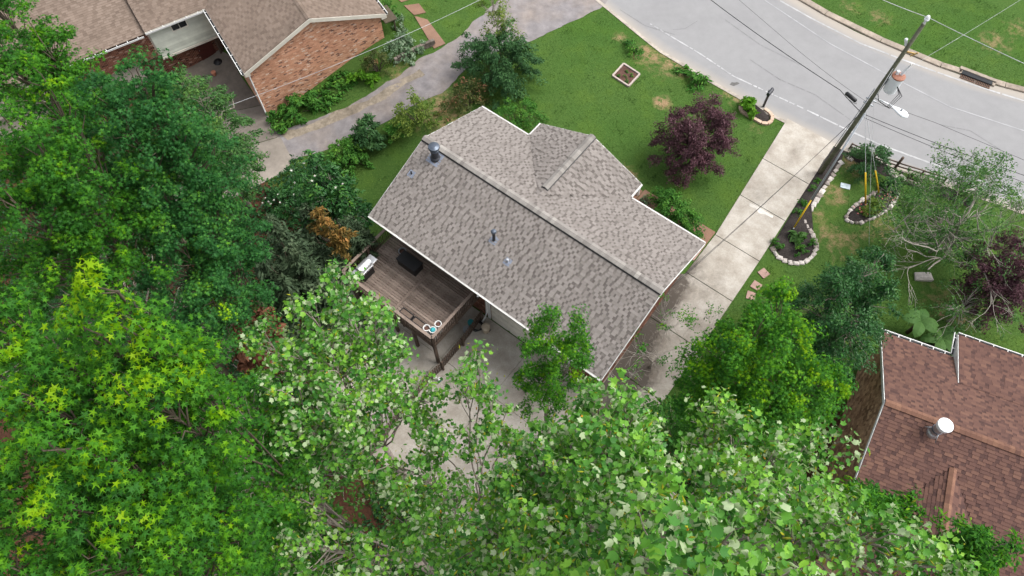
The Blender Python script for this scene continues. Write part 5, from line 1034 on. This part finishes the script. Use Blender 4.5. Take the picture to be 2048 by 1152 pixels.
# ---- tulip trees
TU = D(leaf='tulip', tmpl=TULIP, bark=BARK, tone=.57, up=.55, spread=.62, droop=.55, young=.12, ysz=.25, flip=.13, inner=.25)
tree('tulip_tree', 'tulip tree with large leaves standing over the corner of the deck', 'tree', None, [(655, 515, 17.8, 55, 3), (600, 590, 17.5, 70, 3), (700, 600, 17, 65, 3), (745, 605, 16.5, 45, 2.5), (570, 680, 17, 75, 3), (650, 690, 16.8, 85, 3), (540, 770, 17, 80, 3), (640, 790, 16.5, 85, 3), (735, 760, 16, 60, 3), (560, 840, 16.5, 80, 2.5), (800, 770, 15.5, 50, 2.5), (505, 650, 16.2, 55, 3), (480, 790, 16, 60, 3), (775, 690, 15.6, 42, 2.5), (850, 770, 15, 42, 2.4), (690, 840, 15.8, 55, 2.5)],
     lsize=.085, rc=.33, per=38, leaves=300, buds=420, r0=.17, cov=.95, forks=.6, **TU)
tree('tulip_tree', 'big tulip tree whose bright leaves spread across the bottom centre', 'tree', None, [(1225, 770, 21, 75, 3), (1290, 790, 20.8, 65, 3), (1150, 830, 21, 85, 3), (1240, 870, 21.3, 95, 3), (1330, 880, 21, 80, 3), (1080, 890, 20.5, 85, 3), (1170, 940, 21.5, 100, 3), (1010, 940, 20, 85, 3), (1290, 970, 22, 110, 2.8), (1090, 1030, 21, 110, 3), (1210, 1060, 22, 120, 2.6), (960, 1050, 19.5, 110, 3), (1130, 1130, 21.5, 130, 2.6)],
     base=np.array([1.6, 3.2, -3.2]), lsize=.080, rc=.30, per=40, leaves=300, buds=520, r0=.34, cov=1.0, forks=.62, **TU)
tree('tulip_tree', 'thin leader of tulip leaves rising in front of the concrete apron and garage', 'tree', None, [(955, 705, 16.5, 40, 2.4), (920, 745, 16.2, 40, 2.2), (985, 770, 16.5, 40, 2.4), (935, 845, 16, 36, 2.2), (860, 870, 15.5, 45, 2.4), (1015, 860, 16.5, 45, 2.4), (830, 940, 15.5, 70, 2.6), (760, 920, 15, 70, 2.6), (880, 980, 16, 80, 2.6)],
     base=np.array([-.6, 4.3, -3.1]), lsize=.085, rc=.32, per=38, leaves=200, buds=260, r0=.2, cov=.75, forks=.6, **TU)
tree('tulip_tree', 'right-hand tulip tree reaching toward the red-brown roof', 'tree', None, [(1440, 800, 19, 55, 2.6), (1500, 830, 19, 65, 2.6), (1660, 850, 18.5, 50, 2.4), (1700, 880, 18.5, 60, 2.4), (1580, 900, 19, 85, 2.8), (1450, 900, 20, 80, 2.8), (1520, 960, 20.5, 100, 2.8), (1640, 980, 20, 100, 2.8), (1740, 1010, 19, 70, 2.6), (1720, 1080, 20.5, 100, 2.6), (1840, 1090, 20.5, 90, 2.4), (1930, 1125, 20.5, 80, 2.2)],
     base=np.array([5.4, 3.4, -3.1]), lsize=.080, rc=.31, per=38, leaves=300, buds=420, r0=.3, cov=.85, forks=.6, **TU)
tree('tulip_tree', 'nearest tulip tree with the largest pale leaves at the bottom edge', 'tree', None, [(1400, 990, 23.8, 100, 2), (1500, 1060, 24.6, 120, 1.8), (1370, 1100, 24.8, 140, 1.8), (1580, 1130, 24.2, 120, 1.8), (1270, 1130, 24, 120, 1.8)],
     base=np.array([3.0, 1.6, -3.4]), lsize=.088, rc=.29, per=30, leaves=300, buds=90, r0=.28, cov=.7, forks=.66, **TU)
tree('tulip_tree', 'lower tulip branches over the red-brown litter at the bottom, left of centre', 'tree', None, [(570, 985, 14.5, 70, 3), (520, 940, 14.5, 60, 3), (800, 1000, 16, 70, 3), (580, 1080, 15.5, 95, 3), (720, 1125, 16.5, 95, 2.6), (850, 1080, 17.5, 110, 3)],
     base=np.array([-2.6, 3.0, -3.2]), lsize=.085, rc=.34, per=34, leaves=200, buds=200, r0=.24, cov=.85, forks=.6, **TU)
# ---- trees on the right
tree('sweetgum_tree', 'young sweetgum standing in front of the right end of the grey roof', 'tree', None, [(1098, 620, 10.6, 36, 3), (1155, 636, 10.4, 40, 3), (1080, 670, 10, 52, 3), (1142, 695, 9.8, 62, 3.5), (1100, 735, 9, 60, 3)], 'gum', STAR, .07, .32, 100, tone=.46, leaves=100, young=.16, ysz=.25, r0=.14, cov=.9)
tree('sweetgum_tree', 'broad bright green sweetgum between the driveway and the red-brown roof', 'tree', None, [(1590, 560, 14.5, 55, 4), (1540, 610, 14.5, 70, 4), (1620, 640, 14, 70, 4), (1480, 670, 14, 80, 4), (1560, 700, 14, 90, 4), (1650, 720, 13, 75, 4), (1700, 740, 12, 50, 3), (1440, 720, 13, 55, 4), (1500, 770, 12.5, 80, 4), (1600, 800, 12, 80, 4)], 'gum', STAR, .075, .34, 105, tone=.43, bark=BARKB, leaves=200, young=.22, ysz=.28, r0=.2, cov=.9)
tree('dark_evergreen_tree', 'very dark small-leaved tree above the red-brown roof corner', 'tree', None, [(1740, 520, 7.5, 65, 4.5), (1690, 560, 7.5, 70, 4.5), (1790, 570, 7, 60, 4.5), (1730, 630, 7, 80, 4.5), (1680, 640, 6.5, 60, 4.5), (1780, 490, 7, 45, 4)], 'dark', OVAL, .075, .36, 120, r0=.18, young=.12, ysz=.35)
def sparse(name, label, base, lobes, leaf, nb, per, lsize, r0, seed, leafiness=.6):
    """a half-bare tree: forked limbs and fine twigs, leaves on some of them"""
    t = thing(name, label, 'tree', tuple(base)); wood = MB(); tips = []; r_ = random.Random(seed)
    def grow(p, d, l, r, lev):
        n = 4; pts = [p]; 
        for i in range(n): d = d+np.array([r_.gauss(0, .13), r_.gauss(0, .13), r_.gauss(0.02, .09)]); d /= np.linalg.norm(d); pts.append(pts[-1]+d*l/n)
        wood.tube(pts, np.linspace(max(r, .007), max(r*.5, .005), n+1), 5 if r > .03 else 3, cap=False, tint=r_.uniform(.3, 1))
        if lev == 0: tips.append(pts[-1]); return
        for k in range(r_.choice((2, 3)) if lev > 2 else 3):
            e = d+np.array([r_.gauss(0, .5), r_.gauss(0, .5), r_.gauss(.05, .25)]); e /= np.linalg.norm(e); grow(pts[r_.choice((2, 3, 4))], e, l*r_.uniform(.5, .75), r*.5, lev-1)
    wood.tube([base-Z*.1, base+Z*.8], [r0*1.2, r0], 8)
    for px, py, z in lobes:
        tgt = at(px, py, z); d = tgt-(base+Z*.8); l = np.linalg.norm(d); grow(base+Z*.75, d/l, l*.58, r0*.42, 4)
    wood.build('branches', DEADB, t); tp = np.array(tips); r2 = np.random.default_rng(seed)
    q = tp[r2.random(len(tp)) < leafiness]; return t, q, tp
sb_ = G(1890, 500)
t, q, tp = sparse('half_bare_tree', 'half bare tree with pale grey twigs and thin green leaves on the right-hand lawn', sb_, [(1790, 460, 4), (1830, 400, 4.5), (1900, 360, 5), (1960, 420, 5), (1990, 480, 4.6), (1960, 560, 4.2), (1880, 570, 4.2), (1830, 520, 4), (1780, 420, 3.6), (2010, 540, 4)], 'fine', 0, 0, 0, .17, 5)
pick = np.array([rng.random() < (.6 if (x[0] < sb_[0]+2.5) and (x[1] > sb_[1]-.8) else .2) for x in tp]); C = tp[pick]
R, P, ti = leaf_cloud(C, .40, .065, 44, sb_[:2], spread=.8, flat=.8, young=.2, ysz=.3, tone=.45); scatter('crown', OVAL, R, P, ti, LF['fine'], t, 0, 'crown')
tree('half_bare_tree', 'leafy crown behind the bare twigs, next to the road edge line', 'tree', None, [(1870, 410, 3.6, 60, 2.4), (1920, 440, 3.8, 70, 2.4), (1985, 400, 3.4, 55, 2.4), (1960, 470, 3.2, 60, 2.2)], 'fine', OVAL, .07, .36, 42, bark=DEADB, r0=.1, cov=.8, spread=.8, young=.2, ysz=.3)
tree('half_bare_tree', 'thin green boughs drooping over the lawn above the red-brown roof', 'tree', None, [(1960, 570, 3, 50, 1.8), (1920, 610, 2.6, 45, 1.6), (1990, 600, 2.6, 45, 1.6)], 'fine', OVAL, .07, .34, 34, bark=DEADB, r0=.07, cov=.8, spread=.8)
tree('purple_plum_tree', 'dark purple tree cut off by the right edge of the picture', 'tree', None, [(2070, 470, 5, 50, 3.4), (2035, 505, 4.6, 42, 3.2), (2085, 530, 5, 60, 3.4), (2050, 555, 4, 42, 3)], 'plum', OVAL, .065, .30, 110, bark=BARKB, r0=.1, young=.2, ysz=.3)
pt = tree('purple_plum_tree', 'round purple-leaved plum tree in the front lawn', 'tree', G(1408, 300), [(1420, 190, 4.3, 46, 2.6), (1365, 215, 4.2, 42, 2.6), (1450, 215, 4.0, 40, 2.6), (1400, 235, 4.4, 50, 2.8), (1355, 250, 3.6, 40, 2.4), (1450, 255, 3.6, 42, 2.4), (1400, 285, 3.4, 48, 2.4), (1395, 305, 2.6, 36, 1.8)], 'plum', OVAL, .065, .30, 105, bark=BARKB, r0=.11, forks=.3, young=.2, ysz=.3, spread=.7)
# wild saplings behind the driveway end
t, q, tp = sparse('sapling', 'thin scruffy sapling with bare twigs at the lower end of the driveway', G(1300, 735), [(1250, 690, 3.5), (1310, 670, 5), (1280, 720, 3)], 'mid', 0, 0, 0, .06, 11)
R, P, ti = leaf_cloud(tp[::7], .28, .07, 22, G(1300, 735)[:2], spread=.8, flat=.8); scatter('crown', OVAL, R, P, ti, LF['mid'], t, 0, 'crown')
t, q, tp = sparse('sapling', 'second sapling with a leafy tip over the pale driveway', G(1380, 740), [(1345, 655, 6), (1415, 650, 6), (1385, 690, 4.5)], 'mid', 0, 0, 0, .06, 23)
R, P, ti = leaf_cloud(tp[::5], .30, .075, 26, G(1380, 740)[:2], spread=.8, flat=.8, young=.2); scatter('crown', OVAL, R, P, ti, LF['gum'], t, 0, 'crown')
# ---- evergreens and shrubs behind the house and along the drives
tree('cedar_tree', 'grey green cedar among the trees left of the deck', 'tree', None, [(540, 440, 6.5, 60, 5), (585, 500, 6, 60, 5), (520, 510, 6, 55, 5), (640, 560, 5, 60, 4.5), (570, 560, 5, 60, 4.5)], 'cedar', SPRAY, .15, .34, 70, bark=BARKB, r0=.14, pexp=.8, up=.5, spread=.6, young=.15, ysz=.3)
tree('cedar_tree', 'cedar with orange-brown dying tips beside the deck', 'tree', None, [(632, 418, 5.2, 24, 1.4), (650, 440, 5, 22, 1.4), (680, 452, 4.6, 22, 1.4), (672, 470, 4.2, 22, 1.4)], 'rust', SPRAY, .12, .24, 46, tone=.28, bark=BARKB, r0=.1, pexp=.8, up=.5, spread=.6, young=.35, ysz=.4)
tree('cedar_tree', 'green cedar filling the gap between the dying cedar and the roof corner', 'tree', None, [(690, 440, 3.2, 50, 4), (712, 450, 2.6, 34, 3.6), (640, 490, 3, 50, 4), (610, 410, 3.4, 35, 3.6), (668, 520, 1.6, 34, 3)], 'cedar', SPRAY, .14, .32, 64, bark=BARKB, r0=.12, pexp=.8, up=.5, spread=.6, young=.1)
tree('dead_conifer', 'dead rust-brown conifer between the dark sweetgum and the tulip tree', 'tree', None, [(478, 598, 9, 40, 5), (462, 635, 8.4, 40, 5)], 'dead', SPRAY, .24, .30, 120, bark=BARKB, r0=.1, pexp=.7, up=.2, droop=1.2, spread=.4)
tree('magnolia_tree', 'glossy dark magnolia with a few white flowers by the apron', 'tree', None, [(620, 310, 4.2, 40, 3.4), (600, 345, 4, 38, 3.4), (655, 335, 4, 45, 3.4), (680, 375, 3.2, 38, 3), (630, 375, 3.8, 48, 3.4)], 'dark', OVAL6, .12, .34, 48, r0=.12, young=.25, ysz=.3)
fl = [(608, 327), (583, 341), (624, 362), (590, 365), (672, 375), (686, 368), (642, 318), (630, 352)]
for k, (x, y) in enumerate(fl):
    p = at(x, y, 3.9 if k < 3 else 3.0)
    if k: continue
M_ = bpy.data.objects['magnolia_tree']; pos = np.array([at(x, y, 3.6) for x, y in fl]); Rf = rot_from(np.tile(Z, (8, 1))+rng.normal(0, .3, (8, 3)), rng.normal(size=(8, 3)))*.095
FLOW = (np.vstack([[(0, 0, 0)]]+[[(.35*math.cos(a-.4), .35*math.sin(a-.4), .15), (math.cos(a), math.sin(a), .35), (.35*math.cos(a+.4), .35*math.sin(a+.4), .15)] for a in np.arange(6)*math.pi/3]), [(0, 1+3*i, 2+3*i, 3+3*i) for i in range(6)])
scatter('flower', FLOW, Rf, pos, .8, PETAL, M_, 20)
hy = shrub('hydrangea', 'dark leafy bush with white flower heads beside the cedar', 'bush', 565, 402, 40, 1.3, 'dark', OVAL6, .10, .25, 40)
pos = np.array([at(x, y, -.6) for x, y in ((531, 396), (548, 400), (537, 403), (525, 406), (542, 408), (556, 389), (588, 389), (600, 390), (609, 390), (560, 405))]); scatter('flower_head', FLOW, rot_from(np.tile(Z, (10, 1))+rng.normal(0, .3, (10, 3)), rng.normal(size=(10, 3)))*.08, pos, .8, PETAL, hy, 20)
S_ = shrub
S_('round_shrub', 'feathery mid green bush between the magnolia and the small pine', 'bush', 697, 308, 44, 1.6, 'mid', OVAL, .10, .30, 60, off=((-25, 12, .6, .8),))
S_('small_pine', 'small dark blue-green pine beside the gravel driveway', 'tree', 735, 262, 32, 2.4, 'blue', SPRAY, .14, .26, 60, up=.5)
S_('yellow_shrub', 'loose yellow-green shrub beside the gravel driveway', 'bush', 832, 218, 42, 2.0, 'lime', OVAL, .085, .30, 46, off=((-25, 25, .6, .7),), spread=.8)
S_('low_shrub', 'low dark shrub with yellow flowers under the yellow-green one', 'bush', 792, 258, 22, 1.0, 'mid', OVAL6, .09, .22, 40)
S_('holly_bush', 'large dense dark green bush at the corner of the gravel driveway', 'bush', 995, 115, 62, 3.4, 'blue', OVAL, .085, .36, 90, off=((-45, -10, .7, .85), (50, 10, .65, .9), (20, -35, .6, .9), (10, 40, .6, .7)), young=.2, ysz=.4)
S_('nandina', 'reddish tipped loose shrub between the holly bush and the grey roof', 'bush', 935, 185, 38, 1.7, 'nandina', OVAL, .08, .28, 40, off=((-30, 25, .7, .7), (30, -10, .6, .8)), spread=.9, young=.35, ysz=.45)
S_('round_shrub', 'rounded mid green shrub in the notch of the grey roof', 'bush', 1035, 224, 48, 1.7, 'mid', OVAL, .075, .28, 75)
S_('clipped_shrub', 'mid green shrub along the front wall of the grey-roofed house', 'bush', 1340, 412, 40, 2.0, 'mid', OVAL, .08, .26, 65, off=((28, 25, .8, .95), (45, 40, .6, .8), (-15, -15, .7, .9)), young=.2, ysz=.3)
S_('silver_plant', 'pale small-leaved plant beside the white garden statue', 'plant', 1290, 402, 14, .4, 'pale', OVAL, .05, .14, 22)
S_('big_leaved_plant', 'bright green large-leaved plant in the mailbox bed', 'plant', 1500, 212, 18, .8, 'bright', OVAL6, .20, .22, 22, up=.6)
for x, y, c in ((1238, 150, 'left-hand'), (1252, 143, 'topmost'), (1263, 152, 'right-hand'), (1252, 162, 'lowest'), (1250, 153, 'middle')): S_('seedling', c+' one of five small seedlings in the square timber-edged soil bed', 'plant', x, y, 4, .22, 'mid', OVAL, .06, .09, 14, group='seedlings in the soil bed', stems=1)
S_('weed_clump', 'dark green weedy clump near the road in the front lawn', 'plant', 1268, 92, 20, .5, 'mid', OVAL, .09, .22, 26)
S_('weed_clump', 'tall weeds with yellow flowers above the purple plum tree', 'plant', 1400, 160, 22, .6, 'mid', SPRAY, .16, .24, 22, off=((-30, -22, .7, .8),))
S_('ivy_bank', 'dark glossy ivy growing along the foot of the brick gable wall', 'bush', 594, 214, 34, 1.0, 'mid', OVAL6, .12, .28, 45, off=((-35, 18, .7, .8), (40, -15, .9, 1), (75, -32, .8, .95), (110, -45, .6, .8)))
S_('hosta', 'bright lime green hosta at the driveway side of the brick wall', 'plant', 735, 154, 20, .7, 'bright', OVAL6, .14, .22, 26, off=((-30, 0, .6, .8),))
S_('bronze_shrub', 'bronze tinted shrub at the corner of the brick gable', 'bush', 752, 118, 28, 1.6, 'nandina', OVAL, .08, .26, 46, young=.12, ysz=.3)
S_('variegated_ground_cover', 'pale variegated ground cover beside the neighbour walk', 'ground cover', 810, 78, 24, .5, 'pale', OVAL, .09, .24, 40, off=((-12, -35, .9, 1), (12, 30, .9, 1), (-25, 20, .9, 1), (30, 15, .5, .8), (-5, 5, .9, .9)))
S_('lawn_edge_shrub', 'green planting by the eave of the brick house at the top', 'bush', 775, 20, 22, 1.2, 'mid', OVAL, .08, .25, 40)
tree('young_maple', 'small yellow-green tree cut off by the top edge', 'tree', None, [(1000, 5, 4.5, 36, 2.4), (980, -25, 4.8, 40, 2.4), (1010, 30, 3.6, 22, 1.6)], 'lime', OVAL, .085, .28, 26, r0=.06, cov=.7, young=.4, ysz=.4)
S_('butterfly_bush', 'dark bush beside the pole at the road edge', 'bush', 1747, 320, 42, 2.0, 'blue', OVAL, .08, .30, 60, young=.15, ysz=.4, off=((-20, -10, .6, .8),))
S_('privet_bush', 'pale flowering bush at the road edge behind the bare twigs', 'bush', 1945, 358, 34, 2.2, 'fine', OVAL, .08, .32, 60, young=.4, ysz=.5)
S_('iris_clump', 'blue-green grassy clump at the end of the oval flower bed', 'plant', 1783, 374, 13, .5, 'blue', FROND, .30, .12, 24, up=.25, spread=.5)
S_('daylily', 'yellow-green arching clump in the oval flower bed, the upper one', 'plant', 1752, 408, 9, .4, 'lime', FROND, .26, .10, 24, up=.3, spread=.5)
S_('daylily', 'yellow-green arching clump in the oval flower bed, the lower one', 'plant', 1735, 423, 7, .35, 'lime', FROND, .24, .09, 22, up=.3, spread=.5)
for k, (x, y, lab) in enumerate(((1720, 420, 'pink flowers at the left of the oval flower bed'), (1772, 396, 'pink flowers at the right of the oval flower bed'))):
    t = S_('pink_flowers', lab, 'flowers', x, y, 9, .25, 'mid', OVAL, .05, .12, 14); c = np.array(t.location); n_ = 14
    scatter('flower', FLOW, rot_from(np.tile(Z, (n_, 1))+rng.normal(0, .4, (n_, 3)), rng.normal(size=(n_, 3)))*.065, c+np.column_stack([rng.normal(0, .2, n_), rng.normal(0, .2, n_), rng.uniform(.2, .36, n_)]), .6, PINK, t, 20)
S_('elephant_ear', 'big-leaved green plant at the foot of the yellow guy guard', 'plant', 1595, 470, 14, .6, 'banana', OVAL6, .24, .2, 12, up=.5)
for k, (x, y, r, lab) in enumerate(((1551, 485, 9, 'small round shrub at the driveway corner of the stone-edged bed'), (1563, 495, 7, 'tiny shrub below the driveway corner shrub in the bed'), (1603, 500, 13, 'widest low shrub in the stone-edged bed'), (1625, 483, 8, 'small shrub against the right-hand stones of the bed'), (1607, 402, 7, 'small shrub in the bed above the yellow guard'), (1596, 422, 7, 'small shrub in the bed close to the driveway'), (1634, 357, 6, 'small shrub high in the long mulch bed'), (1625, 374, 6, 'small shrub midway up the long mulch bed'))):
    S_('bed_shrub', lab, 'shrub', x, y, r, .45, 'mid', OVAL, .06, .14, 30, group='small shrubs in the long mulch bed')
S_('road_edge_shrub', 'small green shrub among rocks at the road edge', 'shrub', 1822, 352, 14, .7, 'fine', OVAL, .07, .2, 30); S_('rosette_plant', 'tiny dark plant beside the rail fence', 'shrub', 1796, 346, 8, .4, 'mid', OVAL, .06, .14, 20)
def banana(lab, px, py, h, n, seed):
    b = G(px, py); t = thing('banana_plant', lab, 'plant', tuple(b), 'banana plants by the red-brown roof'); r2 = np.random.default_rng(seed); MB().tube([b, b+Z*h*.6], [.10, .07], 8).build('trunk', BARKB, t)
    for k in range(n):
        a = 2*math.pi*k/n+r2.uniform(-.3, .3); o_ = np.array([math.cos(a), math.sin(a), 0]); s = np.cross(Z, o_); l = r2.uniform(.75, 1.15); mb = MB(); V_ = []; F_ = []
        for i in range(7):
            x = i/6; c = b+Z*(h*.6+l*(.75*x-.75*x*x))+o_*l*x; wd = .26*math.sin(math.pi*min(1, x*.9+.1))**.6+.01; V_ += [c+s*wd-Z*.06, c, c-s*wd-Z*.06]
        for i in range(6): F_ += [(i*3, i*3+1, i*3+4, i*3+3), (i*3+1, i*3+2, i*3+5, i*3+4)]
        mb.add(V_, [q[::-1] for q in F_], r2.uniform(0, 1)).build('leaf', LF['banana'], t)
banana('banana plant with broad leaves at the corner of the red-brown roof', 1815, 665, 2.2, 6, 3); banana('lower banana plant in the notch of the red-brown roof', 1868, 690, 1.3, 6, 4)
S_('dark_fern', 'dark low plant between the banana leaves and the gutter', 'plant', 1885, 690, 18, .8, 'dark', OVAL, .10, .22, 30)
tree('walnut_tree', 'bright green tree with feathery leaves over the red-brown roof, the upper one', 'tree', None, [(1790, 1000, 8, 50, 2.4), (1845, 1005, 7.5, 34, 2), (1740, 1000, 8.5, 50, 2.4)], 'gum', SPRAY, .11, .32, 66, r0=.12, young=.2, ysz=.25)
tree('walnut_tree', 'bright green tree with feathery leaves in the bottom right corner', 'tree', None, [(1960, 1070, 9, 50, 2.4), (2030, 1085, 9, 50, 2.4), (1910, 1110, 9, 40, 2.4), (1990, 1130, 9, 60, 2.4)], 'gum', SPRAY, .11, .32, 66, r0=.12, young=.2, ysz=.25)
# shaded understorey below the tall crowns
for x, y, z, r, lab in ((60, 600, 6, 170, 'shaded dark tree at the left edge beneath the sweetgum crowns'), (600, 900, 4, 120, 'dark shaded shrub deep under the tulip boughs'), (480, 980, 6, 150, 'shaded dark tree under the sweetgums, left of the red litter'), (1350, 830, 4, 110, 'dense green thicket at the lower end of the driveway'), (1500, 880, 5, 140, 'dense green thicket below the broad sweetgum'), (1650, 1010, 4, 110, 'shaded green thicket below the right-hand tulip boughs'), (820, 1100, 5, 140, 'shaded green thicket at the bottom under the tulip tree'), (1100, 960, 5, 130, 'shaded green thicket under the middle tulip tree'), (1000, 1090, 5, 150, 'shaded green thicket lowest under the middle tulip tree'), (1450, 1060, 5, 160, 'shaded green thicket under the nearest tulip leaves')):
    tree('understory_tree', lab, 'tree', None, [(x, y, z, r*.7, 4), (x-r*.5, y+r*.2, z-.6, r*.6, 3.5), (x+r*.5, y+r*.1, z-.4, r*.6, 3.5)], 'mid', OVAL6, .11, .46, 40, r0=.12, young=.05)
tree('understory_tree', 'leafy green saplings against the brown shake wall', 'tree', None, [(1600, 850, 7, 60, 4), (1660, 800, 6, 45, 3.5), (1560, 830, 7, 60, 4), (1460, 830, 7, 70, 4)], 'gum', STAR, .085, .38, 50, r0=.12, young=.15, ysz=.25)

# ---------------------------------------------------------------- undergrowth on the shaded woodland floor
nu_ = 130000; uu_ = rng.uniform(-30, 22, nu_); vv2 = rng.uniform(2, 22, nu_); x_ = HC[0]+uu_*U2[0]+vv2*V2[0]; y_ = HC[1]+uu_*U2[1]+vv2*V2[1]; z_ = terr(x_, y_)
ok = ((vv2 > 7.6) | (uu_ < -9.5) | ((uu_ > 10.6) & (vv2 > -1) & (uu_ < 16.5)))
for zz in ZONES: ok &= ~inpoly(x_, y_, zz)
lp_ = G(690, 1000); ok &= ((x_-lp_[0])**2/1.2+(y_-lp_[1])**2/2.4) > 1
pat = np.sin(x_*1.7+np.sin(y_*1.3))*np.sin(y_*1.9+np.sin(x_*.8)); ok &= rng.random(nu_) < .45+.55*(pat > -.2)
k = np.nonzero(ok)[0]; n_ = len(k); P = np.column_stack([x_[k], y_[k], z_[k]+rng.random(n_)**1.5*(.15+.75*np.clip(pat[k]+.3, 0, 1))+.03])
scatter('undergrowth', OVAL6, rot_from(Z*.9+rng.normal(0, .4, (n_, 3)), rng.normal(size=(n_, 3)))*(.12*rng.uniform(.6, 1.4, n_))[:, None, None], P, np.clip(rng.normal(.3, .2, n_), 0, 1), LF['dark'], None, 0, 'undergrowth')
# ---------------------------------------------------------------- grass standing on the lawns
ng = 230000; gu_ = rng.uniform(-17, 26, ng); gv_ = rng.uniform(-33, 8.5, ng)
gx_ = HC[0]+gu_*U2[0]+gv_*V2[0]; gy_2 = HC[1]+gu_*U2[1]+gv_*V2[1]; gz_ = terr(gx_, gy_2)
q = pjs(np.stack([gx_, gy_2, gz_], 1)); ok = (q[:, 0] > -60) & (q[:, 0] < 2110) & (q[:, 1] > -60) & (q[:, 1] < 900)
ok &= ~((gu_ > -6.7) & (gu_ < 6.7) & (gv_ > -5.3) & (gv_ < 3.6))
near_p = np.vstack([A, B[::-1]]); zl = [z for z in ZONES]
for z in zl: ok &= ~inpoly(gx_, gy_2, z)
# thinner where the soil is bare
iu = np.clip(np.searchsorted(us, gu_), 0, nu-1); iv = np.clip(np.searchsorted(vs, gv_), 0, nv-1); bb = bare.reshape(nu, nv)[iu, iv]+lit.reshape(nu, nv)[iu, iv]; ok &= rng.random(ng) > bb*1.5
k = np.nonzero(ok)[0]; P = np.stack([gx_[k], gy_2[k], gz_[k]-.005], 1); an = rng.random(len(k))*2*math.pi
lean = np.column_stack([rng.normal(0, .75, (len(k), 2)), np.ones(len(k))]); lean /= np.linalg.norm(lean, axis=1, keepdims=True); sd = np.column_stack([np.cos(an), np.sin(an), np.zeros(len(k))])
wdn = np.sin(P[:, 0]*2.1+1.3*np.sin(P[:, 1]*1.7))*np.sin(P[:, 1]*2.6+1.1*np.sin(P[:, 0]*1.2)); hgt = rng.uniform(.05, .11, len(k))*(1+1.2*(wdn > .78)); R = np.stack([sd*.03, lean*hgt[:, None], np.cross(sd, lean)*.03], -1)
BLADE = (np.array([(-.5, 0, 0), (.5, 0, 0), (0, 1, 0)], float), [(0, 1, 2)])
cl_ = .5+.25*np.sin(P[:, 0]*1.3+np.sin(P[:, 1]*.9)*2)*np.sin(P[:, 1]*1.1)+rng.normal(0, .2, len(k))-.25*(wdn > .78)
GR = lm('grass_blade', bri([(0, (.024, .055, .012)), (.5, (.054, .100, .023)), (1, (.108, .150, .042))], 1.6, .1), .25)
scatter('grass', BLADE, R, P, np.clip(cl_, 0, 1), GR, None, 0, 'grass')
